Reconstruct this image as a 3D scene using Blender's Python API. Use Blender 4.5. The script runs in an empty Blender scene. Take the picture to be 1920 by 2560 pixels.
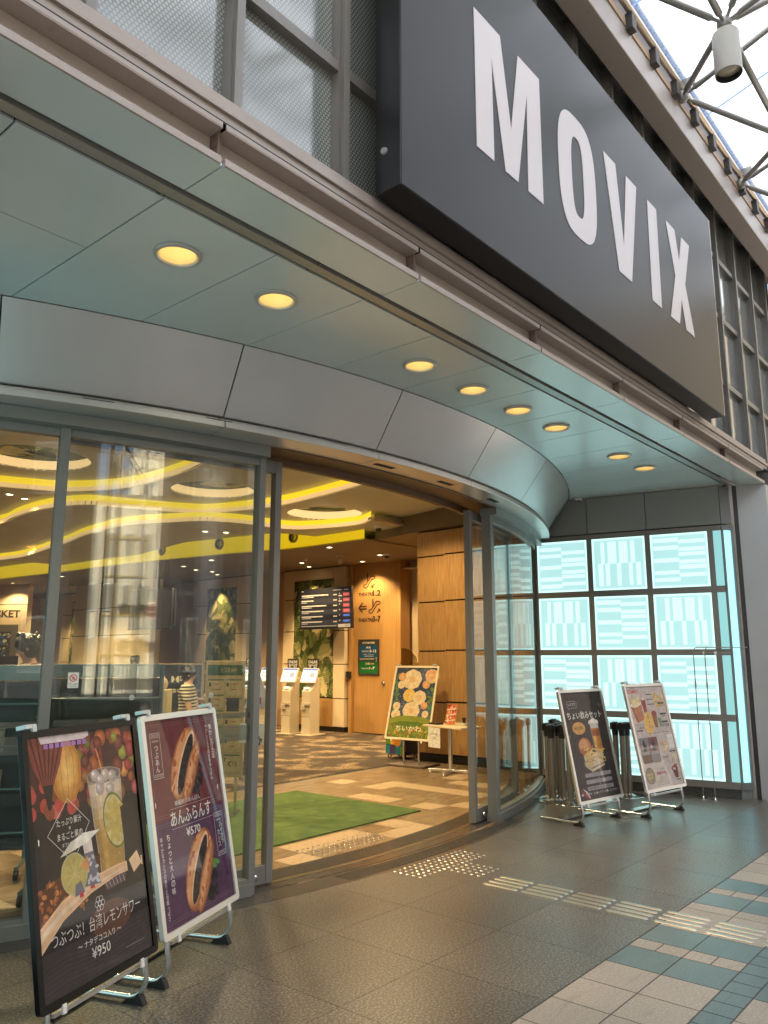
import bpy, bmesh, math, random
from mathutils import Vector, Matrix
from mathutils.geometry import tessellate_polygon
R = math.radians
PI = math.pi
rnd = random.Random(7)
S = bpy.context.scene
COL = S.collection

# ------------------------------------------------------------------ camera, sky, sun, exposure
PITCH, AZ = math.atan(362/1949), math.atan(1687/math.hypot(1949, 362))
f0 = Vector((math.cos(AZ), math.sin(AZ), 0)); rt = Vector((math.sin(AZ), -math.cos(AZ), 0)); zz = Vector((0, 0, 1))
fw = f0*math.cos(PITCH) + zz*math.sin(PITCH); up = -f0*math.sin(PITCH) + zz*math.cos(PITCH)
cam = bpy.data.cameras.new("camera"); co = bpy.data.objects.new("camera", cam); COL.objects.link(co)
m3 = Matrix((rt, up, -fw)).transposed()
co.matrix_world = Matrix.Translation((0, 0, 1.54)) @ m3.to_4x4()
cam.sensor_fit = 'HORIZONTAL'; cam.sensor_width = 36; cam.lens = 36*1949/1920; cam.clip_start = .05; cam.clip_end = 600
S.camera = co
w = bpy.data.worlds.new("World"); S.world = w; w.use_nodes = True
SUN_EL, SUN_AZ = R(42), R(-25)      # azimuth measured from +Y towards +X
nt = w.node_tree; bg = nt.nodes['Background']
sky = nt.nodes.new('ShaderNodeTexSky'); sky.sky_type = 'NISHITA'; sky.sun_disc = False
sky.sun_elevation = SUN_EL; sky.sun_rotation = SUN_AZ; sky.dust_density = 3.0; sky.air_density = 1.0
nt.links.new(sky.outputs[0], bg.inputs[0]); bg.inputs[1].default_value = .13
sl = bpy.data.lights.new("sun", 'SUN'); sl.energy = 5.0; sl.angle = R(.5); sl.color = (1, .95, .87)
so = bpy.data.objects.new("sun", sl); COL.objects.link(so)
sd = Vector((math.sin(SUN_AZ)*math.cos(SUN_EL), math.cos(SUN_AZ)*math.cos(SUN_EL), math.sin(SUN_EL)))
so.rotation_euler = sd.to_track_quat('Z', 'Y').to_euler(); so.location = sd*40
S.view_settings.view_transform = 'Standard'; S.view_settings.look = 'None'
S.view_settings.exposure = 1.42; S.view_settings.gamma = 1
S.render.engine = 'CYCLES'
S.cycles.use_denoising = True
try: S.cycles.denoiser = 'OPENIMAGEDENOISE'
except Exception: pass
S.cycles.max_bounces = 8; S.cycles.transparent_max_bounces = 16; S.cycles.caustics_reflective = False; S.cycles.caustics_refractive = False
S.cycles.sample_clamp_indirect = 6

# ------------------------------------------------------------------ materials
MATS = {}
def mat(name, col, rough=.5, metal=0., spec=.5, noise=0., nscale=20., bump=0., bscale=200., emit=None, estr=1., coat=0.):
    if name in MATS: return MATS[name]
    m = bpy.data.materials.new(name); m.use_nodes = True; MATS[name] = m
    n = m.node_tree; b = n.nodes['Principled BSDF']
    b.inputs['Base Color'].default_value = (*col, 1); b.inputs['Roughness'].default_value = rough
    b.inputs['Metallic'].default_value = metal; b.inputs['Specular IOR Level'].default_value = spec
    b.inputs['Coat Weight'].default_value = coat
    if emit: b.inputs['Emission Color'].default_value = (*emit, 1); b.inputs['Emission Strength'].default_value = estr
    tc = n.nodes.new('ShaderNodeTexCoord')
    if noise:
        t = n.nodes.new('ShaderNodeTexNoise'); t.inputs['Scale'].default_value = nscale; t.inputs['Detail'].default_value = 5
        n.links.new(tc.outputs['Object'], t.inputs['Vector'])
        r = n.nodes.new('ShaderNodeValToRGB'); r.color_ramp.elements[0].position = .3; r.color_ramp.elements[1].position = .7
        r.color_ramp.elements[0].color = (*[c*(1-noise) for c in col], 1); r.color_ramp.elements[1].color = (*[min(1, c*(1+noise)) for c in col], 1)
        n.links.new(t.outputs['Fac'], r.inputs['Fac']); n.links.new(r.outputs['Color'], b.inputs['Base Color'])
        mr = n.nodes.new('ShaderNodeMapRange'); mr.inputs['To Min'].default_value = max(.02, rough-.04); mr.inputs['To Max'].default_value = min(1, rough+.06)
        n.links.new(t.outputs['Fac'], mr.inputs['Value']); n.links.new(mr.outputs['Result'], b.inputs['Roughness'])
    if bump:
        t2 = n.nodes.new('ShaderNodeTexNoise'); t2.inputs['Scale'].default_value = bscale; t2.inputs['Detail'].default_value = 2
        n.links.new(tc.outputs['Object'], t2.inputs['Vector'])
        bp = n.nodes.new('ShaderNodeBump'); bp.inputs['Strength'].default_value = bump; bp.inputs['Distance'].default_value = .004
        n.links.new(t2.outputs['Fac'], bp.inputs['Height']); n.links.new(bp.outputs['Normal'], b.inputs['Normal'])
    return m

def glow(name, col, s):
    if name in MATS: return MATS[name]
    m = bpy.data.materials.new(name); m.use_nodes = True; MATS[name] = m
    b = m.node_tree.nodes['Principled BSDF']; b.inputs['Base Color'].default_value = (*[c*.6 for c in col], 1)
    b.inputs['Roughness'].default_value = .4
    b.inputs['Emission Color'].default_value = (*col, 1); b.inputs['Emission Strength'].default_value = s
    return m

def glassmat(name, tint, ior=1.5, rough=.0, extra=0.):
    if name in MATS: return MATS[name]
    m = bpy.data.materials.new(name); m.use_nodes = True; MATS[name] = m
    n = m.node_tree; n.nodes.remove(n.nodes['Principled BSDF']); out = n.nodes['Material Output']
    tr = n.nodes.new('ShaderNodeBsdfTransparent'); tr.inputs[0].default_value = (*tint, 1)
    gl = n.nodes.new('ShaderNodeBsdfGlossy'); gl.inputs['Roughness'].default_value = rough
    fr = n.nodes.new('ShaderNodeFresnel'); ge = n.nodes.new('ShaderNodeNewGeometry'); mr = n.nodes.new('ShaderNodeMapRange')
    mr.inputs['To Min'].default_value = ior; mr.inputs['To Max'].default_value = 1/ior      # same reflectance on both faces of the sheet
    n.links.new(ge.outputs['Backfacing'], mr.inputs['Value']); n.links.new(mr.outputs[0], fr.inputs[0])
    ad = n.nodes.new('ShaderNodeMath'); ad.operation = 'ADD'; ad.inputs[1].default_value = extra; ad.use_clamp = True
    mx = n.nodes.new('ShaderNodeMixShader')
    n.links.new(fr.outputs[0], ad.inputs[0]); n.links.new(ad.outputs[0], mx.inputs[0])
    n.links.new(tr.outputs[0], mx.inputs[1]); n.links.new(gl.outputs[0], mx.inputs[2]); n.links.new(mx.outputs[0], out.inputs[0])
    return m

def nodemat(name):
    m = bpy.data.materials.new(name); m.use_nodes = True; MATS[name] = m
    return m, m.node_tree, m.node_tree.nodes['Principled BSDF']
def ramp(n, fac, stops):
    r = n.nodes.new('ShaderNodeValToRGB'); e = r.color_ramp.elements
    while len(e) < len(stops): e.new(.5)
    for i, (p, c) in enumerate(stops): e[i].position = p; e[i].color = (*c, 1)
    n.links.new(fac, r.inputs['Fac']); return r.outputs['Color']
def texnoise(n, vec, scale, detail=4, dist=0):
    t = n.nodes.new('ShaderNodeTexNoise'); t.inputs['Scale'].default_value = scale; t.inputs['Detail'].default_value = detail
    t.inputs['Distortion'].default_value = dist; n.links.new(vec, t.inputs['Vector']); return t.outputs['Fac']
def objcoord(n, scale=(1, 1, 1), rot=(0, 0, 0)):
    tc = n.nodes.new('ShaderNodeTexCoord'); mp = n.nodes.new('ShaderNodeMapping')
    mp.inputs['Scale'].default_value = scale; mp.inputs['Rotation'].default_value = rot
    n.links.new(tc.outputs['Object'], mp.inputs['Vector']); return mp.outputs['Vector']
def mth(n, op, a, b=None):
    q = n.nodes.new('ShaderNodeMath'); q.operation = op
    for i, x in enumerate((a, b)):
        if x is None: continue
        if isinstance(x, (int, float)): q.inputs[i].default_value = x
        else: n.links.new(x, q.inputs[i])
    return q.outputs[0]

def granite(name, base, rough, spread=.55, bstr=.25, cell=None, off=(0, 0, 0), vary=.12):
    m, n, b = nodemat(name); v = objcoord(n)
    s1 = texnoise(n, v, 85, 4); s2 = texnoise(n, v, 1.3, 4)
    c = ramp(n, s1, [(.36, [x*(1-spread) for x in base]), (.5, base), (.66, [min(1, x*(1+spread*2.2)) for x in base])])
    mx = n.nodes.new('ShaderNodeMixRGB'); mx.blend_type = 'MULTIPLY'; mx.inputs[0].default_value = .6
    n.links.new(c, mx.inputs[1]); n.links.new(ramp(n, s2, [(.3, (.7, .7, .7)), (.7, (1.15, 1.12, 1.08))]), mx.inputs[2])
    co_ = mx.outputs[0]
    if cell:      # each slab or tile a little different, a few old gum spots and scuffs
        tc = n.nodes.new('ShaderNodeTexCoord'); va = n.nodes.new('ShaderNodeVectorMath'); va.operation = 'ADD'; va.inputs[1].default_value = off; n.links.new(tc.outputs['Object'], va.inputs[0])
        vs_ = n.nodes.new('ShaderNodeVectorMath'); vs_.operation = 'SNAP'; vs_.inputs[1].default_value = (cell, cell, 50); n.links.new(va.outputs[0], vs_.inputs[0])
        wn = n.nodes.new('ShaderNodeTexWhiteNoise'); n.links.new(vs_.outputs[0], wn.inputs['Vector'])
        m2 = n.nodes.new('ShaderNodeMixRGB'); m2.blend_type = 'MULTIPLY'; m2.inputs[0].default_value = 1; n.links.new(co_, m2.inputs[1]); n.links.new(ramp(n, wn.outputs['Value'], [(0, (1-vary,)*3), (1, (1+vary, 1+vary*.95, 1+vary*.85))]), m2.inputs[2])
        vo = n.nodes.new('ShaderNodeTexVoronoi'); vo.inputs['Scale'].default_value = 2.3; n.links.new(v, vo.inputs['Vector'])
        m3_ = n.nodes.new('ShaderNodeMixRGB'); m3_.blend_type = 'MULTIPLY'; m3_.inputs[0].default_value = 1; n.links.new(m2.outputs[0], m3_.inputs[1]); n.links.new(ramp(n, vo.outputs['Distance'], [(.03, (.72, .70, .68)), (.045, (1, 1, 1))]), m3_.inputs[2])
        sc_f = texnoise(n, objcoord(n, (1, 5, 1), (0, 0, .6)), 3.5, 6, 1.5)
        m4_ = n.nodes.new('ShaderNodeMixRGB'); m4_.blend_type = 'MULTIPLY'; m4_.inputs[0].default_value = 1; n.links.new(m3_.outputs[0], m4_.inputs[1]); n.links.new(ramp(n, sc_f, [(.30, (.82, .80, .78)), (.42, (1, 1, 1)), (.64, (1, 1, 1)), (.74, (1.14, 1.13, 1.12))]), m4_.inputs[2]); co_ = m4_.outputs[0]
    n.links.new(co_, b.inputs['Base Color'])
    mr = n.nodes.new('ShaderNodeMapRange'); mr.inputs['To Min'].default_value = rough-.08; mr.inputs['To Max'].default_value = rough+.12
    n.links.new(s2, mr.inputs['Value']); n.links.new(mr.outputs[0], b.inputs['Roughness'])
    b.inputs['Specular IOR Level'].default_value = .6
    bp = n.nodes.new('ShaderNodeBump'); bp.inputs['Strength'].default_value = bstr; bp.inputs['Distance'].default_value = .003
    n.links.new(texnoise(n, v, 120, 2), bp.inputs['Height']); n.links.new(bp.outputs[0], b.inputs['Normal'])
    return m
GRAN = granite('granite paving', (.077, .070, .062), .31, .75, .2, .657, (-4.103, -1.97, 0), .1)
GRAN2 = granite('polished granite', (.05, .046, .042), .2, .4, .08)
def brushed(name, col, rough, metal, sc=(2, 2, 90), dirt=.0):
    m, n, b = nodemat(name); v = objcoord(n, sc)
    f = texnoise(n, v, 12, 3); v2 = objcoord(n); f2 = texnoise(n, v2, 1.1, 4)
    c = ramp(n, f2, [(.3, [x*.93 for x in col]), (.7, [min(1, x*1.05) for x in col])])
    if dirt:
        f3 = texnoise(n, objcoord(n, (3, 3, 14)), 5, 5)
        mx = n.nodes.new('ShaderNodeMixRGB'); mx.inputs[2].default_value = (*[x*.45 for x in col], 1)
        n.links.new(ramp(n, f3, [(.62, (0, 0, 0)), (.8, (dirt,)*3)]), mx.inputs[0]); n.links.new(c, mx.inputs[1]); c = mx.outputs[0]
    n.links.new(c, b.inputs['Base Color'])
    mr = n.nodes.new('ShaderNodeMapRange'); mr.inputs['To Min'].default_value = rough-.02; mr.inputs['To Max'].default_value = rough+.02
    n.links.new(f, mr.inputs['Value']); n.links.new(mr.outputs[0], b.inputs['Roughness']); b.inputs['Metallic'].default_value = metal
    return m
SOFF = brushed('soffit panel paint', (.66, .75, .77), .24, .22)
BULK = brushed('silver panel paint', (.62, .62, .615), .3, .65)
FASC = brushed('fascia paint', (.36, .305, .27), .42, .1, dirt=.5)
FRAME = brushed('bronze anodised frame', (.19, .18, .165), .38, .2)
POST = brushed('grey steel post', (.22, .22, .21), .36, .2)
WALLP = brushed('grey wall panel', (.22, .23, .225), .4, .3)
PILL = brushed('pillar panel', (.36, .37, .37), .4, .3)
ALU = brushed('aluminium frame', (.72, .71, .69), .28, .8)
BLKF = mat('black frame lacquer', (.005, .005, .005), .25, 0, .25)
CHROME = mat('chrome tube', (.75, .76, .77), .12, 1)
STEEL = mat('stainless steel', (.62, .6, .56), .22, 1)
DSTEEL = mat('stanchion steel', (.27, .24, .2), .28, .6)
BLACK = mat('black plastic', (.012, .012, .013), .4)
RUBBER = mat('black rubber', (.012, .012, .012), .6)
DARK = mat('dark gap', (.02, .02, .02), .8)
WHITEP = mat('white plastic', (.75, .74, .7), .4)
SEAL = mat('dirty seal', (.14, .10, .08), .8, noise=.3, nscale=40)

# ------------------------------------------------------------------ mesh builder
class MB:
    def __init__(s): s.v = []; s.f = []; s.m = []
    def add(s, vs, fs, mi=0):
        o = len(s.v); s.v += [tuple(p) for p in vs]
        for f in fs: s.f.append([i+o for i in f]); s.m.append(mi)
        return s
    def box(s, x0, y0, z0, x1, y1, z1, mi=0, M=None):
        vs = [Vector(p) for p in ((x0,y0,z0),(x1,y0,z0),(x1,y1,z0),(x0,y1,z0),(x0,y0,z1),(x1,y0,z1),(x1,y1,z1),(x0,y1,z1))]
        if M is not None: vs = [M @ p for p in vs]
        return s.add(vs, [(0,3,2,1),(4,5,6,7),(0,1,5,4),(1,2,6,5),(2,3,7,6),(3,0,4,7)], mi)
    def prism(s, outer, z0, z1, holes=(), M=None, mi=0, ms=None, caps=(True, True)):
        ms = mi if ms is None else ms
        loops = [list(outer)]+[list(h) for h in holes]
        vl = [[Vector((p[0], p[1], 0)) for p in l] for l in loops]
        flat = [p for l in loops for p in l]; N = len(flat)
        vs = [Vector((p[0], p[1], z0)) for p in flat]+[Vector((p[0], p[1], z1)) for p in flat]
        if M is not None: vs = [M @ p for p in vs]
        tr = tessellate_polygon(vl); fs = []
        for t in tr:
            a, b, c = [flat[i] for i in t]
            cr = (b[0]-a[0])*(c[1]-a[1])-(b[1]-a[1])*(c[0]-a[0])
            t = tuple(t) if cr > 0 else tuple(reversed(t))
            if caps[1]: fs.append(tuple(i+N for i in t))
            if caps[0]: fs.append(tuple(reversed(t)))
        s.add(vs, fs, mi); o = len(s.v)-2*N; k = 0
        for li, l in enumerate(loops):
            n = len(l); ar = sum(l[i][0]*l[(i+1)%n][1]-l[(i+1)%n][0]*l[i][1] for i in range(n))
            fl = (ar > 0) == (li == 0)
            for i in range(n):
                a, b = o+k+i, o+k+(i+1) % n
                q = [a, b, b+N, a+N]
                s.f.append(q if fl else q[::-1]); s.m.append(ms)
            k += n
        return s
    def tube(s, pts, r, seg=10, mi=0, caps=True, closed=False):
        pts = [Vector(p) for p in pts]; n = len(pts)
        rs = r if isinstance(r, (list, tuple)) else [r]*n
        rings = []; ref = None
        for i, p in enumerate(pts):
            a = pts[i-1] if i else (pts[-1] if closed else p); b = pts[(i+1) % n] if (i < n-1 or closed) else p
            t = (b-a).normalized() if (b-a).length > 1e-9 else Vector((0, 0, 1))
            if ref is None: ref = t.orthogonal().normalized()
            ref = (ref-t*ref.dot(t)); ref = ref.normalized() if ref.length > 1e-6 else t.orthogonal().normalized()
            bi = t.cross(ref)
            rings.append([p+(ref*math.cos(2*PI*k/seg)+bi*math.sin(2*PI*k/seg))*rs[i] for k in range(seg)])
        vs = [q for g in rings for q in g]; fs = []
        for i in range(n-1+(1 if closed else 0)):
            j = (i+1) % n
            for k in range(seg): k2 = (k+1) % seg; fs.append((i*seg+k, i*seg+k2, j*seg+k2, j*seg+k))
        if caps and not closed: fs.append(tuple(range(seg-1, -1, -1))); fs.append(tuple((n-1)*seg+k for k in range(seg)))
        return s.add(vs, fs, mi)
    def lathe(s, prof, seg=24, mi=0, c=(0, 0, 0), M=None, caps=False):
        vs = []; fs = []
        for r, z in prof:
            for k in range(seg): vs.append(Vector((c[0]+r*math.cos(2*PI*k/seg), c[1]+r*math.sin(2*PI*k/seg), c[2]+z)))
        if M is not None: vs = [M @ p for p in vs]
        for i in range(len(prof)-1):
            for k in range(seg): k2 = (k+1) % seg; fs.append((i*seg+k, i*seg+k2, (i+1)*seg+k2, (i+1)*seg+k))
        if caps and prof[0][0] > 1e-6: fs.append(tuple(range(seg-1, -1, -1)))
        if caps and prof[-1][0] > 1e-6: fs.append(tuple((len(prof)-1)*seg+k for k in range(seg)))
        return s.add(vs, fs, mi)
    def ball(s, c, r, seg=12, mi=0, sc=(1, 1, 1)):
        prof = []
        vs = []; fs = []; nr = max(4, seg//2)
        for i in range(nr+1):
            a = -PI/2+PI*i/nr
            for k in range(seg): vs.append((c[0]+r*sc[0]*math.cos(a)*math.cos(2*PI*k/seg), c[1]+r*sc[1]*math.cos(a)*math.sin(2*PI*k/seg), c[2]+r*sc[2]*math.sin(a)))
        for i in range(nr):
            for k in range(seg): k2 = (k+1) % seg; fs.append((i*seg+k, i*seg+k2, (i+1)*seg+k2, (i+1)*seg+k))
        return s.add(vs, fs, mi)
    def xf(s, M, start=0):
        s.v = [tuple(M @ Vector(p)) if i >= start else p for i, p in enumerate(s.v)]; return s
    def build(s, name, mats, parent=None, smooth=False, world=False, bevel=0):
        if world and parent is not None:
            o = Vector(parent.location); p = parent.parent
            while p is not None: o += Vector(p.location); p = p.parent
            s.v = [tuple(Vector(p)-o) for p in s.v]
        me = bpy.data.meshes.new(name); me.from_pydata(s.v, [], s.f)
        mats = mats if isinstance(mats, (list, tuple)) else [mats]
        for m in mats: me.materials.append(m)
        for i, p in enumerate(me.polygons): p.material_index = s.m[i]; p.use_smooth = smooth
        if smooth:
            bm = bmesh.new(); bm.from_mesh(me); bmesh.ops.remove_doubles(bm, verts=bm.verts, dist=1e-6); bm.to_mesh(me); bm.free()
            try: me.set_sharp_from_angle(angle=R(40))
            except Exception: pass
        me.update()
        ob = bpy.data.objects.new(name, me); COL.objects.link(ob)
        if parent is not None: ob.parent = parent
        if bevel:
            b = ob.modifiers.new('bevel', 'BEVEL'); b.width = bevel; b.segments = 2; b.limit_method = 'ANGLE'
        return ob

def tag(o, label, cat, group=None):
    o['label'] = label; o['category'] = cat
    if group: o['group'] = group
    return o
def thing(name, label, cat, loc=(0, 0, 0), rz=0, group=None):
    o = bpy.data.objects.new(name, None); COL.objects.link(o); o.location = loc; o.rotation_euler = (0, 0, rz); o.empty_display_size = .1
    return tag(o, label, cat, group)
def struct(o, kind='structure'): o['kind'] = kind; return o
def dup(root, loc, rz, label=None):
    r = root.copy(); COL.objects.link(r); r.location = loc; r.rotation_euler = (0, 0, rz)
    if label: r['label'] = label
    def rec(a, b):
        for ch in list(a.children):
            c = ch.copy(); COL.objects.link(c); c.parent = b; rec(ch, c)
    rec(root, r); return r

# ------------------------------------------------------------------ lettering and flat artwork
_tc = {}
def textgeo(body, bold=0.):
    k = (body, bold)
    if k in _tc: return _tc[k]
    c = bpy.data.curves.new('t', 'FONT'); c.body = body; c.size = 1; c.resolution_u = 3; c.offset = bold
    o = bpy.data.objects.new('t', c); COL.objects.link(o)
    dg = bpy.context.evaluated_depsgraph_get(); dg.update()
    me = bpy.data.meshes.new_from_object(o.evaluated_get(dg))
    vs = [(v.co.x, v.co.y) for v in me.vertices]; fs = [tuple(p.vertices) for p in me.polygons]
    bpy.data.objects.remove(o); bpy.data.curves.remove(c); bpy.data.meshes.remove(me)
    if not vs: vs = [(0, 0), (1, 0), (1, 1)]; fs = []
    x0 = min(v[0] for v in vs); x1 = max(v[0] for v in vs); y0 = min(v[1] for v in vs); y1 = max(v[1] for v in vs)
    _tc[k] = (vs, fs, x0, y0, x1, y1); return _tc[k]

class Art:
    """flat artwork in metres on a W x H sheet: u to the right, v downwards from the top edge"""
    def __init__(s, W, H): s.W = W; s.H = H; s.it = []; s.mats = []; s.l = 0; s.step = .00035
    def mi(s, m):
        if m not in s.mats: s.mats.append(m)
        return s.mats.index(m)
    def _put(s, pts, fs, m): s.it.append((pts, fs, s.mi(m), s.l)); s.l += 1; return s
    def rect(s, u0, v0, u1, v1, m): return s._put([(u0*s.W, v0*s.H), (u1*s.W, v0*s.H), (u1*s.W, v1*s.H), (u0*s.W, v1*s.H)], [(0, 3, 2, 1)], m)
    def poly(s, pts, m):
        P = [(u*s.W, v*s.H) for u, v in pts]
        tr = tessellate_polygon([[Vector((a, b, 0)) for a, b in P]]); fs = []
        for t in tr:
            a, b, c = [P[i] for i in t]; cr = (b[0]-a[0])*(c[1]-a[1])-(b[1]-a[1])*(c[0]-a[0])
            fs.append(tuple(t) if cr < 0 else tuple(reversed(t)))
        return s._put(P, fs, m)
    def ell(s, u, v, ru, rv, m, n=28, rot=0, a0=0, a1=2*PI):
        P = []
        for k in range(n):
            a = a0+(a1-a0)*k/(n if a1-a0 > 6.28 else n-1); x = ru*s.W*math.cos(a); y = rv*s.H*math.sin(a)
            P.append((u*s.W+x*math.cos(rot)-y*math.sin(rot), v*s.H+x*math.sin(rot)+y*math.cos(rot)))
        return s._put(P, [tuple(range(n-1, -1, -1))], m)
    def ring(s, u, v, ru, rv, t, m, n=32, rot=0):
        P = []; fs = []
        for k in range(n):
            a = 2*PI*k/n
            for q in (1, 0):
                x = (ru*s.W-(t if not q else 0))*math.cos(a); y = (rv*s.H-(t if not q else 0))*math.sin(a)
                P.append((u*s.W+x*math.cos(rot)-y*math.sin(rot), v*s.H+x*math.sin(rot)+y*math.cos(rot)))
        for k in range(n): j = (k+1) % n; fs.append((2*k, 2*k+1, 2*j+1, 2*j))
        return s._put(P, fs, m)
    def line(s, pts, t, m, closed=False):
        P = [Vector((u*s.W, v*s.H)) for u, v in pts]; n = len(P)
        for i in range(n if closed else n-1):
            a, b = P[i], P[(i+1) % n]; d = (b-a); d = d.normalized() if d.length else Vector((1, 0)); q = Vector((-d.y, d.x))*t/2
            s._put([tuple(a-q), tuple(b-q), tuple(b+q), tuple(a+q)], [(0, 3, 2, 1)], m); s.l -= 1
        s.l += 1; return s
    def text(s, body, u, v, h, m, w=None, bold=.0, vert=False, al='L', rot=0):
        """u, v: left (or centre) of the text's top edge; h: glyph height as a share of H; w: width as a share of W"""
        if vert:
            for i, ch in enumerate(body):
                if ch != ' ': s.text(ch, u, v+i*h*1.12, h, m, bold=bold, al='C'); s.l -= 1
            s.l += 1; return s
        vs, fs, x0, y0, x1, y1 = textgeo(body, bold)
        if len(body) == 1: y0, y1 = (min(y0, -.05), max(y1, .75)) if ord(body) > 0x2e80 else (y0, y1)
        k = h*s.H/max(1e-6, (y1-y0)); kx = k if w is None else w*s.W/max(1e-6, x1-x0)
        ww = (x1-x0)*kx; ox = u*s.W-(ww/2 if al == 'C' else ww if al == 'R' else 0); P = []
        for a, b in vs:
            x = (a-x0)*kx; y = (y1-b)*k
            if rot: x, y = (x-ww/2)*math.cos(rot)-y*math.sin(rot)+ww/2, (x-ww/2)*math.sin(rot)+y*math.cos(rot)
            P.append((ox+x, v*s.H+y))
        return s._put(P, [tuple(f) for f in fs], m)
    def mb(s, M, off=0.):
        b = MB(); st_ = min(s.step, .0038/max(1, s.l))
        for P, fs, mi, l in s.it: b.add([M @ Vector((u, v, off+l*st_)) for u, v in P], fs, mi)
        return b
def panelM(origin, right, down):
    """matrix taking artwork (u, v, lift) to space; lift is towards the viewer"""
    r_ = Vector(right).normalized(); d = Vector(down).normalized(); n = d.cross(r_)
    return Matrix(((r_.x, d.x, n.x, origin[0]), (r_.y, d.y, n.y, origin[1]), (r_.z, d.z, n.z, origin[2]), (0, 0, 0, 1)))

def copies(src, spots):
    out = [src]
    for i, (x, y, z) in enumerate(spots):
        o = src if i == 0 else src.copy()
        if i: COL.objects.link(o); out.append(o)
        o.location = (x, y, z)
    return out
def flat(name, c, rough=.35, emit=0):
    return mat(name, c, .6, spec=.12, noise=0 if emit else .16, nscale=24, emit=(c if emit else None), estr=emit)
# ================================================================== THE SETTING
CX, CY, RS = 5.10, 12.53, 8.40           # centre and radius of the curved glass front
def arc(r, x): return CY-math.sqrt(r*r-(x-CX)**2)
def arcpts(r, xa, xb, n):
    a0 = math.asin((xa-CX)/r); a1 = math.asin((xb-CX)/r)
    return [(CX+r*math.sin(a0+(a1-a0)*i/n), CY-r*math.cos(a0+(a1-a0)*i/n)) for i in range(n+1)]
def band(mb, r0, r1, z0, z1, xa, xb, n=40, mi=0):
    """solid ring segment between radii r0 < r1, measured between the x of the outer edge"""
    a0 = math.asin((xa-CX)/r1); a1 = math.asin((xb-CX)/r1); vs = []; fs = []
    for i in range(n+1):
        a = a0+(a1-a0)*i/n; sx, cy = math.sin(a), math.cos(a)
        for r, z in ((r0, z0), (r1, z0), (r1, z1), (r0, z1)): vs.append((CX+r*sx, CY-r*cy, z))
    for i in range(n):
        o = 4*i; q = o+4
        fs += [(o, o+1, q+1, q), (o+1, o+2, q+2, q+1), (o+2, o+3, q+3, q+2), (o+3, o, q, q+3)]
    fs += [(3, 2, 1, 0), (4*n, 4*n+1, 4*n+2, 4*n+3)]
    mb.add(vs, [f[::-1] for f in fs], mi); return mb
TH = R(11); WPX, WPY = 9.372, 2.821      # foot of the lit side wall
def wl(s, d=0): return (WPX-math.sin(TH)*s-math.cos(TH)*d, WPY+math.cos(TH)*s-math.sin(TH)*d)   # s along wall, d out towards the street
WALLM = Matrix(((-math.sin(TH), -math.cos(TH), 0, WPX), (math.cos(TH), -math.sin(TH), 0, WPY), (0, 0, 1, 0), (0, 0, 0, 1)))   # local (s, d, z)

# ground
g = MB(); g.add([(-200,-200,-.0018),(200,-200,-.0018),(200,200,-.0018),(-200,200,-.0018)], [(0,1,2,3)])
struct(g.build('ground', mat('grout and screed', (.052, .047, .042), .8, noise=.2, nscale=8)))
# granite slabs, one sheet of slabs with open joints
g = MB(); jx = [4.103+.657*k for k in range(-8, 12)]; jy = [1.972, 2.636, 3.325, 3.985, 4.65]
def clipslab(x0, y0, x1, y1):
    # cut slab by the threshold arc
    pts = []
    n = 8
    top = [(x0+(x1-x0)*i/n, min(y1, arc(8.63, max(CX-8.5, min(CX+8.5, x0+(x1-x0)*i/n)))-.003)) for i in range(n+1)]
    if max(t[1] for t in top) <= y0+.01: return None
    top = [(a, max(y0+.001, b)) for a, b in top]
    return [(x0, y0), (x1, y0)]+top[::-1]
for i in range(len(jx)-1):
    for j in range(len(jy)-1):
        p = clipslab(jx[i]+.0013, jy[j]+.0013, jx[i+1]-.0013, jy[j+1]-.0013)
        if p: g.prism(p, -.003, 0)
struct(g.build('pavement', GRAN))
g = MB(); band(g, 8.40, 8.627, -.011, -.001, CX-4.4, CX+4.3); struct(g.build('threshold_pavement', GRAN2))
# tiled paving strip
TW = granite('cream paving tile', (.26, .23, .2), .45, .12, .12, .287, (-4.08, -1.968, 0), .09); TT = granite('teal paving tile', (.085, .115, .12), .3, .12, .06, .1435, (-4.08, -1.968, 0), .1)
g = MB(); J = .0035
def tl(x0, y0, x1, y1, k): g.box(x0+J, y0+J, -.011, x1-J, y1-J, 0, k)
LO = [4.08-.287*k for k in range(22, -1, -1)]; HI = [6.062+.287*k for k in range(26)]
cols = [(a, b, 0) for a, b in zip(LO, LO[1:])]+[(4.08, 4.365, 1), (4.365, 4.505, 2), (4.505, 4.79, 1), (4.79, 4.937, 0), (4.937, 5.215, 0), (5.215, 5.355, 0), (5.355, 5.635, 1), (5.635, 5.775, 2), (5.775, 6.062, 1)]+[(a, b, 0) for a, b in zip(HI, HI[1:])]
rows = [(1.968, 1.680), (1.680, 1.392)]
def band2(rows, half=True):
    for y1, y0 in rows:
        for a, b, k in cols:
            if k == 2: tl(a, (y0+y1)/2, b, y1, 0); tl(a, y0, b, (y0+y1)/2, 0)
            else: tl(a, y0, b, y1, k)
band2(rows)
x = 4.085-.1405*40
while x < 12: tl(x, 1.252, x+.1405, 1.392, 1); x += .1405
band2([(1.252, .964), (.964, .676), (.676, .388), (.388, .1)])
x = 4.085-.1405*40
while x < 12: tl(x, -.04, x+.1405, .1, 1); x += .1405
band2([(-.04-.288*k, -.04-.288*(k+1)) for k in range(20)])
struct(g.build('tiled_pavement', [TW, TT]))
g = MB(); g.box(-200, -200, -.011, -2.3, 1.96, 0); g.box(13.4, -200, -.011, 200, 2.3, 0); g.box(-2.3, -200, -.011, 13.4, -5.9, 0)
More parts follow.
